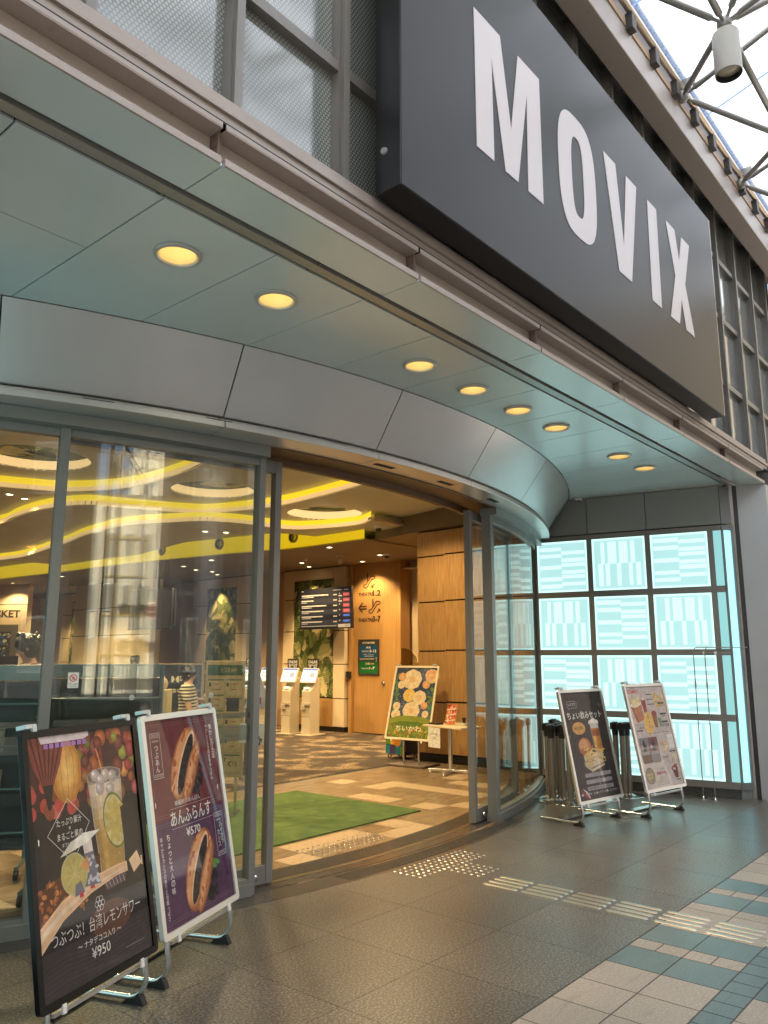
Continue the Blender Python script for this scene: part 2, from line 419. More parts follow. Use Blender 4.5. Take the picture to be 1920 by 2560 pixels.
struct(g.build('street', mat('street paving', (.46, .43, .38), .7, noise=.2, nscale=3)))

# lobby floor: brown stone with beige tiles on a 0.3 m grid
m, n, b = nodemat('brown lobby stone'); v = objcoord(n, (1.6, 6, 1), (0, 0, R(25)))
fcol = ramp(n, texnoise(n, v, 2.6, 6, 1.2), [(.25, (.10, .065, .035)), (.5, (.21, .145, .08)), (.75, (.30, .22, .13))]); n.links.new(fcol, b.inputs['Base Color']); b.inputs['Roughness'].default_value = .3
m2, n, b = nodemat('beige lobby stone'); v = objcoord(n); sp = texnoise(n, v, 26, 3)
n.links.new(ramp(n, sp, [(.3, (.2, .13, .07)), (.38, (.40, .29, .175)), (.7, (.47, .35, .22))]), b.inputs['Base Color']); b.inputs['Roughness'].default_value = .38
g = MB(); x0, y0 = 4.31, 4.48-.3; beige = {(0,0),(0,1),(1,2),(2,2),(3,2),(4,1),(5,1),(5,2),(8,3),(9,2),(8,5),(8,6),(10,7),(11,7),(10,9),(11,3),(11,4),(11,5),(11,6),(14,6),(15,6),(13,3),(13,4),(13,5),(-2,3),(-1,5),(-3,1),(-4,2),(-6,1),(-5,4),(-7,3),(-2,7),(0,8),(-4,7)}
for i in range(-30, 30):
    for j in range(0, 11):
        xa, ya = x0+.3*i, y0+.3*j
        if ya+.15 < 4.2+max(0, ((xa-CX)**2)/14.): continue
        k = 1 if (i, j) in beige or (i < -8 and rnd.random() < .12) else 0
        g.box(xa+.0012, ya+.0012, -.011, xa+.2988, ya+.2988, .0, k)
struct(g.build('lobby_floor', [m, m2]))
g = MB(); band(g, 8.0, 8.397, -.011, .001, CX-4.4, CX+4.1)
struct(g.build('doorway_floor', GRAN2))
# patterned carpet
m3c, n, b = nodemat('patterned carpet'); v = objcoord(n, (3.2, 5.5, 1), (0, 0, R(33)))
vo = n.nodes.new('ShaderNodeTexVoronoi'); vo.feature = 'DISTANCE_TO_EDGE'; vo.inputs['Scale'].default_value = 3.6; n.links.new(v, vo.inputs['Vector'])
e1 = ramp(n, vo.outputs['Distance'], [(.02, (0, 0, 0)), (.07, (1, 1, 1))]); fz = texnoise(n, objcoord(n), 2.2, 3)
mx = n.nodes.new('ShaderNodeMixRGB'); n.links.new(ramp(n, fz, [(.48, (.04, .025, .014)), (.62, (.26, .18, .10))]), mx.inputs[2]); mx.inputs[1].default_value = (.035, .022, .012, 1)
n.links.new(e1, mx.inputs[0]); n.links.new(mx.outputs[0], b.inputs['Base Color']); b.inputs['Roughness'].default_value = .95
g = MB(); g.box(-4.5, 7.55, -.011, 13, 26, .005); tag(g.build('carpet', m3c), 'brown carpet with a jagged branch pattern across the lobby floor', 'carpet')
m4, n, b = nodemat('green mat fabric'); v = objcoord(n); n.links.new(ramp(n, texnoise(n, v, 5, 6, 1.), [(.3, (.04, .08, .018)), (.7, (.085, .135, .03))]), b.inputs['Base Color']); b.inputs['Roughness'].default_value = 1
bp = n.nodes.new('ShaderNodeBump'); bp.inputs['Strength'].default_value = .4; n.links.new(texnoise(n, v, 220, 2), bp.inputs['Height']); n.links.new(bp.outputs[0], b.inputs['Normal'])
g = MB(); g.box(3.3, 5.11, .0, 6.58, 6.94, .012); tag(g.build('door_mat', m4), 'large green door mat on the lobby floor behind the entrance', 'mat')

# tactile paving
STUD = mat('tactile stud steel', (.78, .7, .55), .18, 1)
s_ = MB().lathe([(.0125, 0), (.0125, .002), (.011, .0045), (.006, .006), (0.0001, .0062)], 14); st = s_.build('tactile_stud', STUD, smooth=True)
tag(st, 'round steel stud of the warning field outside the doorway', 'tactile stud', 'studs on the granite before the door')
out = [(4.665+.0585*i, 3.635+.058*j, 0) for i in range(15) for j in range(5)]+[(4.965+.0625*i, 3.34+.058*j, 0) for i in range(5) for j in range(5)]
copies(st, out)
st2 = bpy.data.objects.new('tactile_stud', st.data); COL.objects.link(st2)
tag(st2, 'round steel stud of the warning strip inside, before the green mat', 'tactile stud', 'studs on the lobby floor')
copies(st2, [(4.63+.06*i, 4.615+.06*j, .0) for i in range(15) for j in range(5)])
def bar_mesh():
    b = MB(); L, W_, H_ = .27, .0165, .0055; prof = [(-W_, 0), (-W_*.72, H_), (W_*.72, H_), (W_, 0)]; n = 6
    ys = [-L/2, -L/2+.012, L/2-.012, L/2]; k = [.35, 1, 1, .35]; vs = []; fs = []
    for y, q in zip(ys, k):
        for px, pz in prof: vs.append((px*q, y, pz*(q if q < 1 else 1)))
    for i in range(3):
        for j in range(3): fs.append((4*i+j, 4*i+j+1, 4*i+j+5, 4*i+j+4)[::-1])
    fs += [(0, 1, 2, 3), (15, 14, 13, 12)]
    return b.add(vs, fs)
tb = bar_mesh().build('tactile_bar', mat('guide bar steel', (.45, .44, .41), .3, .9)); tag(tb, 'flat steel guide bar of the line leading to the doorway', 'tactile bar', 'guide bars leading to the doorway')
copies(tb, [(4.842+.0717*i, 3.083-.2995*j, 0) for j in range(12) for i in range(4)])

# ================================================================== CANOPY
CX, CY = 5.05, 11.45          # the bulkhead has its own, tighter curve
Z = 3.52
can = thing('entrance_canopy', 'pale metal soffit and beige fascia over the cinema entrance', 'canopy', (4, 2.4, 3.52))
def yc(x): return arc(7.95, max(CX-7.9, min(CX+7.9, x)))
LX = [2.07, 2.725, 4.04, 4.695, 5.345, 5.99, 7.295, 7.945]; LY = 3.115; HR = .1
bnd = [1.745-.654*k for k in range(7, 0, -1)]+[1.745+.6535*k for k in range(12)]; G = .004
def wallx(y): return WPX-math.tan(TH)*(y-WPY)
for a, b_ in zip(bnd, bnd[1:]+[9.6]):
    a2, b2 = a+G, b_-G; n = 10; holes = []
    top = [(a2+(b2-a2)*i/n, yc(a2+(b2-a2)*i/n)-.004) for i in range(n+1)]
    poly = [(a2, 2.752), (b2, 2.752)]+top[::-1]
    # keep left of the lit side wall
    if b2 > 8.7:
        q = []
        for i, p in enumerate(poly):
            p2 = poly[(i+1) % len(poly)]; ins = lambda t: t[0] <= wallx(t[1])-.006
            if ins(p): q.append(p)
            if ins(p) != ins(p2):
                lo, hi = 0., 1.
                for _ in range(40):
                    md = (lo+hi)/2; pt = (p[0]+(p2[0]-p[0])*md, p[1]+(p2[1]-p[1])*md)
                    if ins(pt) == ins(p): lo = md
                    else: hi = md
                q.append(pt)
        poly = q
    for lx in LX:
        if a2 < lx < b2: holes.append([(lx+HR*math.cos(t*PI/16), LY+HR*math.sin(t*PI/16)) for t in range(31, -1, -1)])
    if abs((a+b_)/2-1.418) < .2:       # the panel with a cross joint
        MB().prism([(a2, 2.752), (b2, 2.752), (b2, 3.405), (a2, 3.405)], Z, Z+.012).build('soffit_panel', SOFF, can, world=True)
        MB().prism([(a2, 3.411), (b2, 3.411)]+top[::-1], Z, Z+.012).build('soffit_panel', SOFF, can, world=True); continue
    if a < 1.2:
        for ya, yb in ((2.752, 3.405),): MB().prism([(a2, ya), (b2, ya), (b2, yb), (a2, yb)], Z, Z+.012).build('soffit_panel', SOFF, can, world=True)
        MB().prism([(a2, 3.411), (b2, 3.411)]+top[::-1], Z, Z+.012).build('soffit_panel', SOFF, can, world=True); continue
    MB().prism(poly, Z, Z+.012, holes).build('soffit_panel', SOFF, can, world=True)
for a in [1.77-1.31*3+1.31*k for k in range(9)]:
    b_ = min(a+1.31, 9.6)
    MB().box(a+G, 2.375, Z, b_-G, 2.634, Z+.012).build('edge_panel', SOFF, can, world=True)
# backing above the joints, and the slot rail
g = MB(); g.box(-3, 2.37, Z+.19, 9.9, 2.75, Z+.2)
top = [(-2.7+i*.2, min(yc(-2.7+i*.2)-.004, 6.)) for i in range(60)]; top = [t for t in top if t[0] < 9.0]
hol = [[(lx+.13*math.cos(t*PI/12), LY+.13*math.sin(t*PI/12)) for t in range(23, -1, -1)] for lx in LX]
g.prism([(-2.7, 2.75), (9.35, 2.75), (9.05, 4.4)]+top[::-1], Z+.03, Z+.05, hol); g.build('soffit_backing', DARK, can, world=True)
g = MB(); g.box(-3, 2.662, Z-.006, 9.6, 2.722, Z+.03); g.box(-3, 2.64, Z+.02, 9.6, 2.75, Z+.028, 1)
for k in range(14): g.box(-1.9+k*.9, 2.645, Z-.002, -1.885+k*.9, 2.745, Z+.02, 1)
g.build('slot_rail', [brushed('worn rail', (.4, .4, .39), .35, .6, dirt=.8), SEAL], can, world=True)
# fascia, one length per joint
fa = [1.765-1.31*3+1.31*k for k in range(9)]
for a in fa:
    b_ = min(a+1.31, 9.635)-.009; g = MB(); a += .009
    g.box(a, 2.365, Z, b_, 2.374, Z+.034); g.box(a, 2.374, Z+.0125, b_, 2.45, Z+.034)
    g.box(a, 2.45, Z+.0345, b_, 2.46, Z+.16)
    g.box(a, 2.365, Z+.16, b_, 2.46, Z+.166); g.box(a, 2.365, Z+.1665, b_, 2.372, Z+.19)
    g.build('fascia_beam', FASC, can, world=True, bevel=.002)
g = MB()
g.box(-3, 2.462, Z+.02, 9.63, 2.47, Z+.36, 1)
g.box(-3, 2.40, Z+.205, 9.9, 2.462, Z+.212); g.box(-3, 2.40, Z+.2125, 9.9, 2.406, Z+.262); g.box(-3, 2.385, Z+.264, 9.9, 2.462, Z+.27); g.box(-3, 2.385, Z+.2705, 9.9, 2.392, Z+.295)
g.box(-3, 2.405, Z+.297, 9.9, 2.47, Z+.345)
g.build('gutter', [FASC, SEAL], can, world=True)
for a in fa:
    MB().box(a-.006, 2.40, Z+.03, a+.006, 2.455, Z+.19).build('joint_seal', SEAL, can, world=True); MB().box(a+.30, 2.39, Z+.17, a+.36, 2.42, Z+.205).build('clip_plate', SEAL, can, world=True)

# recessed downlights
dlp = thing('downlight', 'x', 'downlight', (0, 0, 0), 0, 'downlights in the canopy soffit')
CONE = mat('reflector cream', (.70, .56, .30), .45)
g = MB().lathe([(.1, -.0), (.118, -.002), (.118, -.010), (.108, -.018), (.101, -.018), (.094, -.008), (.094, .002)], 32); g.build('trim', mat('trim ring', (.5, .49, .46), .35, .3), dlp, smooth=True)
g = MB().lathe([(.0935, -.008), (.088, .03), (.075, .07), (.058, .085)], 32); rfl = g.build('reflector', CONE, dlp, smooth=True)
g = MB().lathe([(.0001, .083), (.03, .083), (.056, .086)], 24); g.build('lamp', glow('warm lamp', (1., .86, .48), 3.6), rfl)
LB = ['first canopy downlight from the left, wide and nearest the camera', 'second canopy downlight from the left, on the panel beside the nearest one',
      'third canopy downlight from the left, above the bend of the bulkhead', 'fourth canopy downlight from the left, left of the middle pair', 'fifth canopy downlight from the left, in the middle of the row',
      'sixth canopy downlight from the left, before the long gap', 'seventh canopy downlight from the left, after the long gap', 'farthest canopy downlight, last one near the lit side wall']
for i, lx in enumerate(LX):
    o = dlp if i == 0 else dup(dlp, (lx, LY, Z), 0)
    o.location = (lx, LY, Z); o['label'] = LB[i]
    l = bpy.data.lights.new('downlight_lamp', 'SPOT'); l.energy = 14; l.color = (1, .72, .4); l.spot_size = R(110); l.spot_blend = .6; l.shadow_soft_size = .05
    lo = bpy.data.objects.new('downlight_lamp', l); COL.objects.link(lo); lo.location = (lx, LY, Z-.03)
    l = bpy.data.lights.new('downlight_glow', 'POINT'); l.energy = .012; l.color = (1, .70, .34); l.shadow_soft_size = .02
    lo = bpy.data.objects.new('downlight_glow', l); COL.objects.link(lo); lo.location = (lx, LY, Z+.062)

# bulkhead: leaning silver panels over the curved glass
bk = thing('bulkhead', 'curved silver bulkhead of leaning panels above the glass doors', 'bulkhead', (CX, 3.8, 3.0))
def conepanel(xa, xb, n=12):
    g = MB(); a0 = math.asin((xa-CX)/7.95)+.0006; a1 = math.asin((xb-CX)/7.95)-.0006; vs = []; fs = []
    pr = [(7.945, 3.517), (7.66, 3.112), (7.60, 3.112), (7.90, 3.62)]
    for i in range(n+1):
        a = a0+(a1-a0)*i/n
        for r, z in pr: vs.append((CX+r*math.sin(a), CY-r*math.cos(a), z))
    for i in range(n):
        for j in range(4): q = (j+1) % 4; fs.append((4*i+j, 4*i+q, 4*i+4+q, 4*i+4+j)[::-1])
    fs += [(0, 1, 2, 3)[::-1], tuple(4*n+j for j in range(4))]
    g.add(vs, [f[::-1] for f in fs]); return g
cj = [-2.3, -1., .37, 1.70, 3.03, 4.372, 5.665, 6.955, 8.25, 9.02]
for a, b_ in zip(cj, cj[1:]): conepanel(a, b_).build('bulkhead_panel', BULK, bk, world=True, smooth=True)
for a, b_ in zip(cj, cj[1:]):
    k = 7.69/7.95; xa, xb = CX+(a-CX)*k+.003, CX+(b_-CX)*k-.003
    g = MB(); band(g, 7.60, 7.625, 3.075, 3.108, xa, xb, 12); band(g, 7.45, 7.69, 3.03, 3.072, xa, xb, 12); g.build('lip_panel', BULK, bk, world=True, bevel=.004)
g = MB(); band(g, 7.10, 7.449, 3.06, 3.075, CX-5.3, CX+4.0); band(g, 7.44, 7.449, 3.02, 3.055, CX-5.3, CX+3.95); band(g, 7.05, 7.1, 3.0, 4.3, CX-5.3, CX+4.0, mi=0)
g.build('head_lining', mat('door head lining', (.16, .09, .045), .5), bk, world=True)
for x_ in (2.36, 3.1, 4.05, 4.9, 5.8):
    a = math.asin((x_-CX)/7.62); M = Matrix.Translation((CX+7.63*math.sin(a), CY-7.63*math.cos(a), 3.0785)) @ Matrix.Rotation(a, 4, 'Z')
    MB().box(-.09, -.002, 0, .09, .006, .016, 0, M).build('drain_slot', DARK, bk, world=True)
for x_ in (4.6, 5.4, 6.3):
    a = math.asin((x_-CX)/7.4); M = Matrix.Translation((CX+7.56*math.sin(a), CY-7.56*math.cos(a), 3.0285)) @ Matrix.Rotation(a, 4, 'Z')
    MB().box(-.11, -.028, 0, .11, .028, .0012, 0, M).build('vent_slot', DARK, bk, world=True)

# ================================================================== CURVED GLASS FRONT
CX, CY = 5.10, 12.53
GL = glassmat('clear pane', (.95, .975, .965), 1.55, 0, .02); EDGE = mat('green pane edge', (.15, .42, .38), .2)
FROST = glassmat('frosted band film', (.70, .72, .66), 1.4, .3, .12)
def glasspane(xa, xb, r, z0, z1, parent, n=24, nm='pane'):
    g = MB(); band(g, r-.006, r+.006, z0, z1, xa, xb, n); return g.build(nm, GL, parent, world=True, smooth=True)
def at(r, x): return (x, arc(r, x))
def postm(x, r): a = math.asin((x-CX)/r); return Matrix.Translation((CX+r*math.sin(a), CY-r*math.cos(a), 0)) @ Matrix.Rotation(a, 4, 'Z')
def screen(name, label, xa, xb, posts, sill=(0, .1)):
    t = thing(name, label, 'glass screen', (round(xa, 2), round(arc(RS, max(CX-7.9, xa)), 2), 0))
    glasspane(xa, xb, RS, .1, 2.95, t)
    g = MB(); band(g, 8.34, 8.46, 0, .075, xa, xb); band(g, 8.37, 8.435, .0755, .1, xa, xb, mi=0); g.build('sill', POST, t, world=True)
    g = MB(); band(g, 8.34, 8.52, 2.95, 3.028, xa, xb); band(g, 8.37, 8.43, 2.9, 2.949, xa, xb); g.build('head_rail', POST, t, world=True)
    for x_, w_, d_ in posts: MB().box(-w_/2, -d_/2, 0, w_/2, d_/2, 3.025, 0, postm(x_, RS)).build('post', POST, t, world=True, bevel=.003)
    return t
sL = screen('glass_screen', 'curved fixed glass screen left of the entrance, with frosted bands', 1.19, 3.61, [(2.31, .06, .09), (3.62, .048, .09)])
sR = screen('glass_screen', 'curved fixed glass screen right of the entrance, running to the lit wall', 6.62, 8.93, [(6.645, .08, .1)])
p_ = wl(2.289, .02); MB().box(-.025, -.025, 0, .025, .025, 3.025, 0, Matrix.Translation((p_[0], p_[1], 0)) @ Matrix.Rotation(TH, 4, 'Z')).build('post', POST, sR, world=True)
for z0, z1 in ((1.135, 1.168), (.985, 1.085)):
    g = MB(); band(g, 8.4075, 8.4085, z0, z1, 1.25, 2.27, 14); band(g, 8.4075, 8.4085, z0, z1, 2.36, 3.59, 10); g.build('frosted_band', FROST, sL, world=True)
# round marker stickers and the caution sticker
def onglass(x_, r, z_, w_, h_, art, nm, par):
    a = math.asin((x_-CX)/r); ri = Vector((math.cos(a), math.sin(a), 0)); nrm = Vector((math.sin(a), -math.cos(a), 0))
    o = Vector((CX+r*math.sin(a), CY-r*math.cos(a), z_))-ri*w_/2+nrm*.001
    return art.mb(panelM(o, ri, (0, 0, -1))).build(nm, art.mats, par, world=True)
WHI = flat('printed white', (.72, .72, .68)); RED = flat('printed red', (.6, .05, .05)); INK = flat('printed black', (.02, .02, .02)); GRY = flat('printed grey', (.35, .35, .35)); BLU = flat('printed blue', (.03, .1, .35)); YEL = flat('printed yellow', (.75, .45, .06)); GRN = flat('printed green', (.03, .25, .06))
A = Art(.062, .092); A.rect(0, 0, 1, 1, WHI); A.ring(.5, .36, .36, .24, .005, RED); A.poly([(.4, .28), (.55, .22), (.62, .32), (.58, .5), (.42, .5)], GRY); A.line([(.25, .2), (.76, .52)], .005, RED); A.text('ドアに注意', .5, .69, .1, INK, w=.8, al='C'); A.text('CAUTION', .5, .84, .07, INK, w=.6, al='C')
onglass(2.45, 8.409, 1.447, .062, .092, A, 'caution_sticker', sL)
for x_ in (2.315, 2.79, 3.3):
    A = Art(.032, .032); A.ell(.5, .5, .5, .5, WHI); A.ell(.5, .5, .42, .42, GRY); A.poly([(.2, .5), (.5, .3), (.8, .5), (.5, .45)], WHI); onglass(x_, 8.4085, 1.306, .032, .032, A, 'marker_sticker', sL)
# sliding leaves, standing open
def leaf(label, xs, xe, dirn):
    t = thing('sliding_door', label, 'door', (xs, round(arc(8.27, xs), 2), 0), 0, None)
    xa, xb = min(xs, xe), max(xs, xe)
    glasspane(xa+.02, xb-.02, 8.27, .13, 2.9, t)
    g = MB(); band(g, 8.24, 8.3, .012, .13, xa, xb, 20); g.build('bottom_rail', POST, t, world=True)
    g = MB(); band(g, 8.24, 8.3, 2.9, 2.99, xa, xb, 20); g.build('top_rail', POST, t, world=True)
    for x_, w_ in ((xs, .055), (xe, .05)): MB().box(-w_/2, -.035, .012, w_/2, .035, 2.99, 0, postm(x_, 8.27)).build('stile', POST, t, world=True, bevel=.003)
    M = postm(xs-dirn*.13, 8.3) @ Matrix.Translation((0, -.02, .065)) @ Matrix.Rotation(PI/2, 4, 'X')
    MB().lathe([(.022, 0), (.022, .008), (.014, .014), (.0001, .015)], 16, M=M).build('lock_knob', STEEL, [q for q in t.children if q.name.startswith('bottom_rail')][0], world=True)
    return t
leaf('left sliding glass door standing open behind the fixed screen', 3.86, 2.375, 1)
leaf('right sliding glass door standing open beside the lit side wall', 6.43, 7.7, -1)
g = MB(); band(g, 8.25, 8.29, .0012, .0035, CX-4, CX+3.5); tag(g.build('door_track', mat('track steel', (.3, .26, .2), .3, 1)), 'curved steel track set in the doorway floor', 'track')
g = MB()
for r in [8.03+.022*k for k in range(9)]+[8.435+.024*k for k in range(7)]:
    b0 = r > 8.4; band(g, r, r+.009, -.0005, .0022 if not b0 else .0012, 3.9 if not b0 else 4.3, 6.9, 24)
tag(g.build('drain_grate', mat('groove dark', (.02, .016, .012), .5)), 'dark ribbed drain grooves along the curved threshold', 'grate')

# ================================================================== LIT SIDE WALL
LMED = glow('backlit glass', (.175, .30, .30), 1.); LBRI = glow('backlit bright stripe', (.28, .46, .45), 1.); LEDG = glow('backlit edge', (.30, .52, .5), 1.); LMID = glow('backlit shade', (.19, .315, .315), 1.)
def light_wall(label, MI, FX):
    lw = thing('light_wall', label, 'light wall', (FX(9.1), 4, 0))
    sc = [(.155, .803), (.866, 1.51), (1.574, 2.22)]; zr = [(2.346, 2.99), (1.627, 2.271), (.903, 1.557), (.18, .829)]
    HL = ([(.03,.11),(.19,.27),(.45,.53),(.71,.78),(.86,.93)], [(.08,.15),(.24,.31),(.34,.41),(.5,.57),(.6,.68),(.77,.84)])
    VT = ([(.13,.20),(.28,.36),(.37,.45),(.52,.60),(.61,.69),(.76,.84)], [(.07,.16),(.22,.30),(.46,.54),(.71,.78),(.86,.95)])
    for ci, (s0, s1) in enumerate(sc):
        for ri, (z0, z1) in enumerate(zr):
            g = MB(); W_, H_ = s1-s0, z1-z0
            g.box(s0, -.02, z0, s1, .0, z1, 2); g.box(s0+.022, 0, z0+.022, s1-.022, .002, z1-.022, 3); g.box(s0+.03, .002, z0+.03, s1-.03, .003, z1-.03, 0)
            u = lambda t: s1-.035-(W_-.07)*t
            vv = lambda t: z1-.035-(H_-.07)*t
            flip = (ci*3+ri*5) % 4 in (1, 2)
            if (ci+ri) % 2 == 0:
                for h, st_ in enumerate(HL):
                    for a, b_ in st_:
                        if flip: a, b_ = 1-b_, 1-a
                        ua, ub = (0, .49) if h == 0 else (.49, 1)
                        g.box(min(u(ua), u(ub)), .003, vv(b_), max(u(ua), u(ub)), .005, vv(a), 1)
            else:
                for h, st_ in enumerate(VT):
                    for a, b_ in st_:
                        if flip: a, b_ = 1-b_, 1-a
                        va, vb = (.02, .49) if h == 0 else (.49, .97)
                        g.box(min(u(a), u(b_)), .003, vv(vb), max(u(a), u(b_)), .005, vv(va), 1)
            g.xf(WALLM).xf(MI).build('glass_panel', [LMED, LBRI, LEDG, LMID], lw, world=True)
    for z0, z1 in ((2.99, 3.05), (2.271, 2.346), (1.557, 1.627), (.829, .903), (.105, .18)):
        MB().box(.0, -.05, z0, 2.30, .012, z1).xf(WALLM).xf(MI).build('transom', FRAME, lw, world=True)
    for a, b_ in ((.092, .155), (.803, .866), (1.51, 1.574), (2.22, 2.262)):
        MB().box(a, -.05, .105, b_, .016, 3.05).xf(WALLM).xf(MI).build('mullion', FRAME, lw, world=True)
    MB().box(.0, -.07, 0, 2.30, -.005, .104).xf(WALLM).xf(MI).build('plinth', GRAN2, lw, world=True)
    MB().box(-.0, -.08, .2, 2.30, -.055, 3.05).xf(WALLM).xf(MI).build('back_tray', WALLP, lw, world=True)
    for a, b_ in ((-.0, .834), (.842, 1.553), (1.561, 2.3)): MB().box(a, -.05, 3.065, b_, .012, 3.515).xf(WALLM).xf(MI).build('head_panel', WALLP, lw, world=True)
    MB().box(0, -.06, 3.05, 2.30, -.01, 3.066).xf(WALLM).xf(MI).build('shadow_gap', DARK, lw, world=True)
    # narrow return towards the street
    g = MB(); g.box(.005, -.02, .18, .092, .002, 2.99); g.xf(WALLM).xf(MI).build('corner_panel', glow('backlit dim', (.11, .24, .24), 1.), lw, world=True)
    RM = Matrix.Translation((WPX, WPY, 0)) @ Matrix.Rotation(R(-38), 4, 'Z')
    MB().box(.02, -.0, .18, .12, .02, 2.99, 0, RM).xf(MI).build('return_panel', glow('backlit return', (.2, .46, .52), 1.), lw, world=True)
    g = MB(); g.box(-.003, -.016, 0.105, .019, .02, 3.05, 0, RM); g.box(.121, -.016, .105, .15, .02, 3.05, 0, RM); g.box(-.003, -.014, 2.992, .15, .021, 3.049, 0, RM); g.box(-.003, -.014, .106, .15, .021, .178, 0, RM); g.box(0, -.012, 3.068, .15, .02, 3.515, 0, RM); g.box(0, 0, 0, .15, .02, .104, 0, RM)
    g.xf(MI).build('return_frame', WALLP, lw, world=True)
light_wall('glowing cyan glass panel wall with striped panes right of the entrance', Matrix.Identity(4), lambda x: x)
light_wall('glowing cyan glass panel wall at the left end of the curved glass front', Matrix(((-1, 0, 0, 2*5.05), (0, 1, 0, 0), (0, 0, 1, 0), (0, 0, 0, 1))), lambda x: 2*5.05-x)
# pillar at the canopy's end
pl = thing('pillar', 'grey panelled pillar at the right end of the entrance', 'pillar', (9.6, 2.45, 0))
g = MB(); g.prism([(9.508, 2.655), (9.637, 2.366), (11.6, 2.366), (11.6, 3.2), (9.6, 3.2)], .0, 3.518); g.build('casing', PILL, pl, world=True)
g = MB(); g.prism([(.592, 2.655), (.463, 2.366), (-4, 2.366), (-4, 2.9), (.5, 2.9)][::-1], 0, 3.518); tag(g.build('end_wall', PILL), 'grey panelled wall closing the left end of the entrance', 'wall')
g = MB(); g.prism([(9.49, 2.70), (9.516, 2.64), (9.56, 2.66), (9.55, 2.76)], 0, 3.519); g.build('shutter_slot', BLACK, pl, world=True)
g = MB(); g.prism([(9.466, 2.735), (9.489, 2.70), (9.53, 2.77), (9.51, 2.8)], 0, 3.519); g.build('guide_rail', STEEL, pl, world=True)
sv = thing('surveillance_sensor', 'small white sensor under the soffit at the top of the lit wall', 'sensor', (8.98, 4.4, 3.5))
MB().box(-.05, -.03, -.012, .05, .03, .018).build('housing', WHITEP, sv, bevel=.006); MB().lathe([(.02, -.02), (.02, -.0125)], 12).build('lens', BLACK, sv)

# ================================================================== CURTAIN WALL ABOVE
cw = thing('curtain_wall', 'grid of bronze mullions with dotted glass above the canopy', 'curtain wall', (4, 2.5, 3.88))
m, n, b = nodemat('dotted glass'); tc = n.nodes.new('ShaderNodeTexCoord'); sx = n.nodes.new('ShaderNodeSeparateXYZ'); n.links.new(tc.outputs['Object'], sx.inputs[0])
P_ = .0215
def dots(ox, oz):
    fx = mth(n, 'SUBTRACT', mth(n, 'FRACT', mth(n, 'ADD', mth(n, 'DIVIDE', sx.outputs['X'], P_), ox)), .5)
    fz_ = mth(n, 'SUBTRACT', mth(n, 'FRACT', mth(n, 'ADD', mth(n, 'DIVIDE', sx.outputs['Z'], P_*1.732), oz)), .5)
    fz2 = mth(n, 'MULTIPLY', fz_, 1.732)
    return mth(n, 'SQRT', mth(n, 'ADD', mth(n, 'POWER', fx, 2), mth(n, 'POWER', fz2, 2)))
d = mth(n, 'MINIMUM', dots(0, 0), dots(.5, .5))
cc = ramp(n, d, [(.31, (.29, .30, .28)), (.41, (.085, .10, .092))]); n.links.new(cc, b.inputs['Base Color']); b.inputs['Roughness'].default_value = .12
b.inputs['Coat Weight'].default_value = 1; b.inputs['Coat Roughness'].default_value = .10; b.inputs['Coat IOR'].default_value = 1.7
DOT = m
zt = [3.90, 4.545, 5.335, 6.08, 6.83]; xm = [-.87+.69*k for k in range(18)]
for i, x_ in enumerate(xm):
    MB().box(x_-.033, 2.47, 3.88, x_+.033, 2.60, 7.0).build('mullion', FRAME, cw, world=True)
    MB().box(x_-.022, 2.445, 3.88, x_+.022, 2.469, 7.0).build('mullion_cap', FRAME, cw, world=True)
for x_, x2 in zip(xm, xm[1:]):
    for z_ in zt: MB().box(x_+.034, 2.475, z_-.03, x2-.034, 2.598, z_+.03).build('transom', FRAME, cw, world=True)
    for za, zb in zip(zt, zt[1:]): MB().box(x_+.034, 2.525, za+.031, x2-.034, 2.535, zb-.031).build('dotted_pane', DOT, cw, world=True)
MB().box(-3, 2.67, 3.6, 12, 2.75, 7.2).build('back_wall', DARK, cw, world=True)
# eave beam and its tube
eb = thing('eave_beam', 'long beige eave beam with a round gutter tube under the glass roof', 'beam', (5, 2.25, 6.54))
g = MB(); g.box(-6, 2.172, 6.54, 13.4, 2.375, 6.9); g.build('beam', FASC, eb, world=True, bevel=.008)
MB().box(-6, 2.2, 6.901, 13.4, 2.6, 7.2).build('upstand', FASC, eb, world=True)
MB().tube([(-6, 2.13, 6.955), (13.4, 2.13, 6.955)], .032, 12).build('gutter_tube', brushed('corrugated tube', (.55, .45, .35), .3, .8, (60, 1, 1)), eb, world=True, smooth=True)
for k in range(20):
    x_ = 2.6+.52*k
    MB().box(x_, 2.11, 6.78, x_+.09, 2.1715, 6.93).build('bracket', mat('bracket dark', (.06, .055, .05), .6), eb, world=True)
    MB().box(x_+.12, 2.16, 6.80, x_+.50, 2.1718, 6.87).build('timber_strip', mat('tan strip', (.4, .26, .15), .5), eb, world=True)
# glass roof and space frame
m, n, b = nodemat('frosted roof glass'); n.nodes.remove(b); out_ = n.nodes['Material Output']
trb = n.nodes.new('ShaderNodeBsdfTransparent'); trl = n.nodes.new('ShaderNodeBsdfTranslucent'); v = objcoord(n)
sp = ramp(n, texnoise(n, v, 46, 2), [(.36, (.42, .43, .44)), (.44, (.74, .76, .78))]); n.links.new(sp, trl.inputs[0]); trb.inputs[0].default_value = (.82, .88, .94, 1)
mx = n.nodes.new('ShaderNodeMixShader'); mx.inputs[0].default_value = .62; n.links.new(trb.outputs[0], mx.inputs[1]); n.links.new(trl.outputs[0], mx.inputs[2]); n.links.new(mx.outputs[0], out_.inputs[0])
ROOF = m
rf = thing('glass_roof', 'frosted glass arcade roof, white with daylight', 'roof', (5, 0, 7.1))
def roofz(y): return 7.10+(2.12-y)*.33-(2.12-y)**2*.022
ys = [2.19, .45, -1.2, -2.9, -4.6, -6.3]
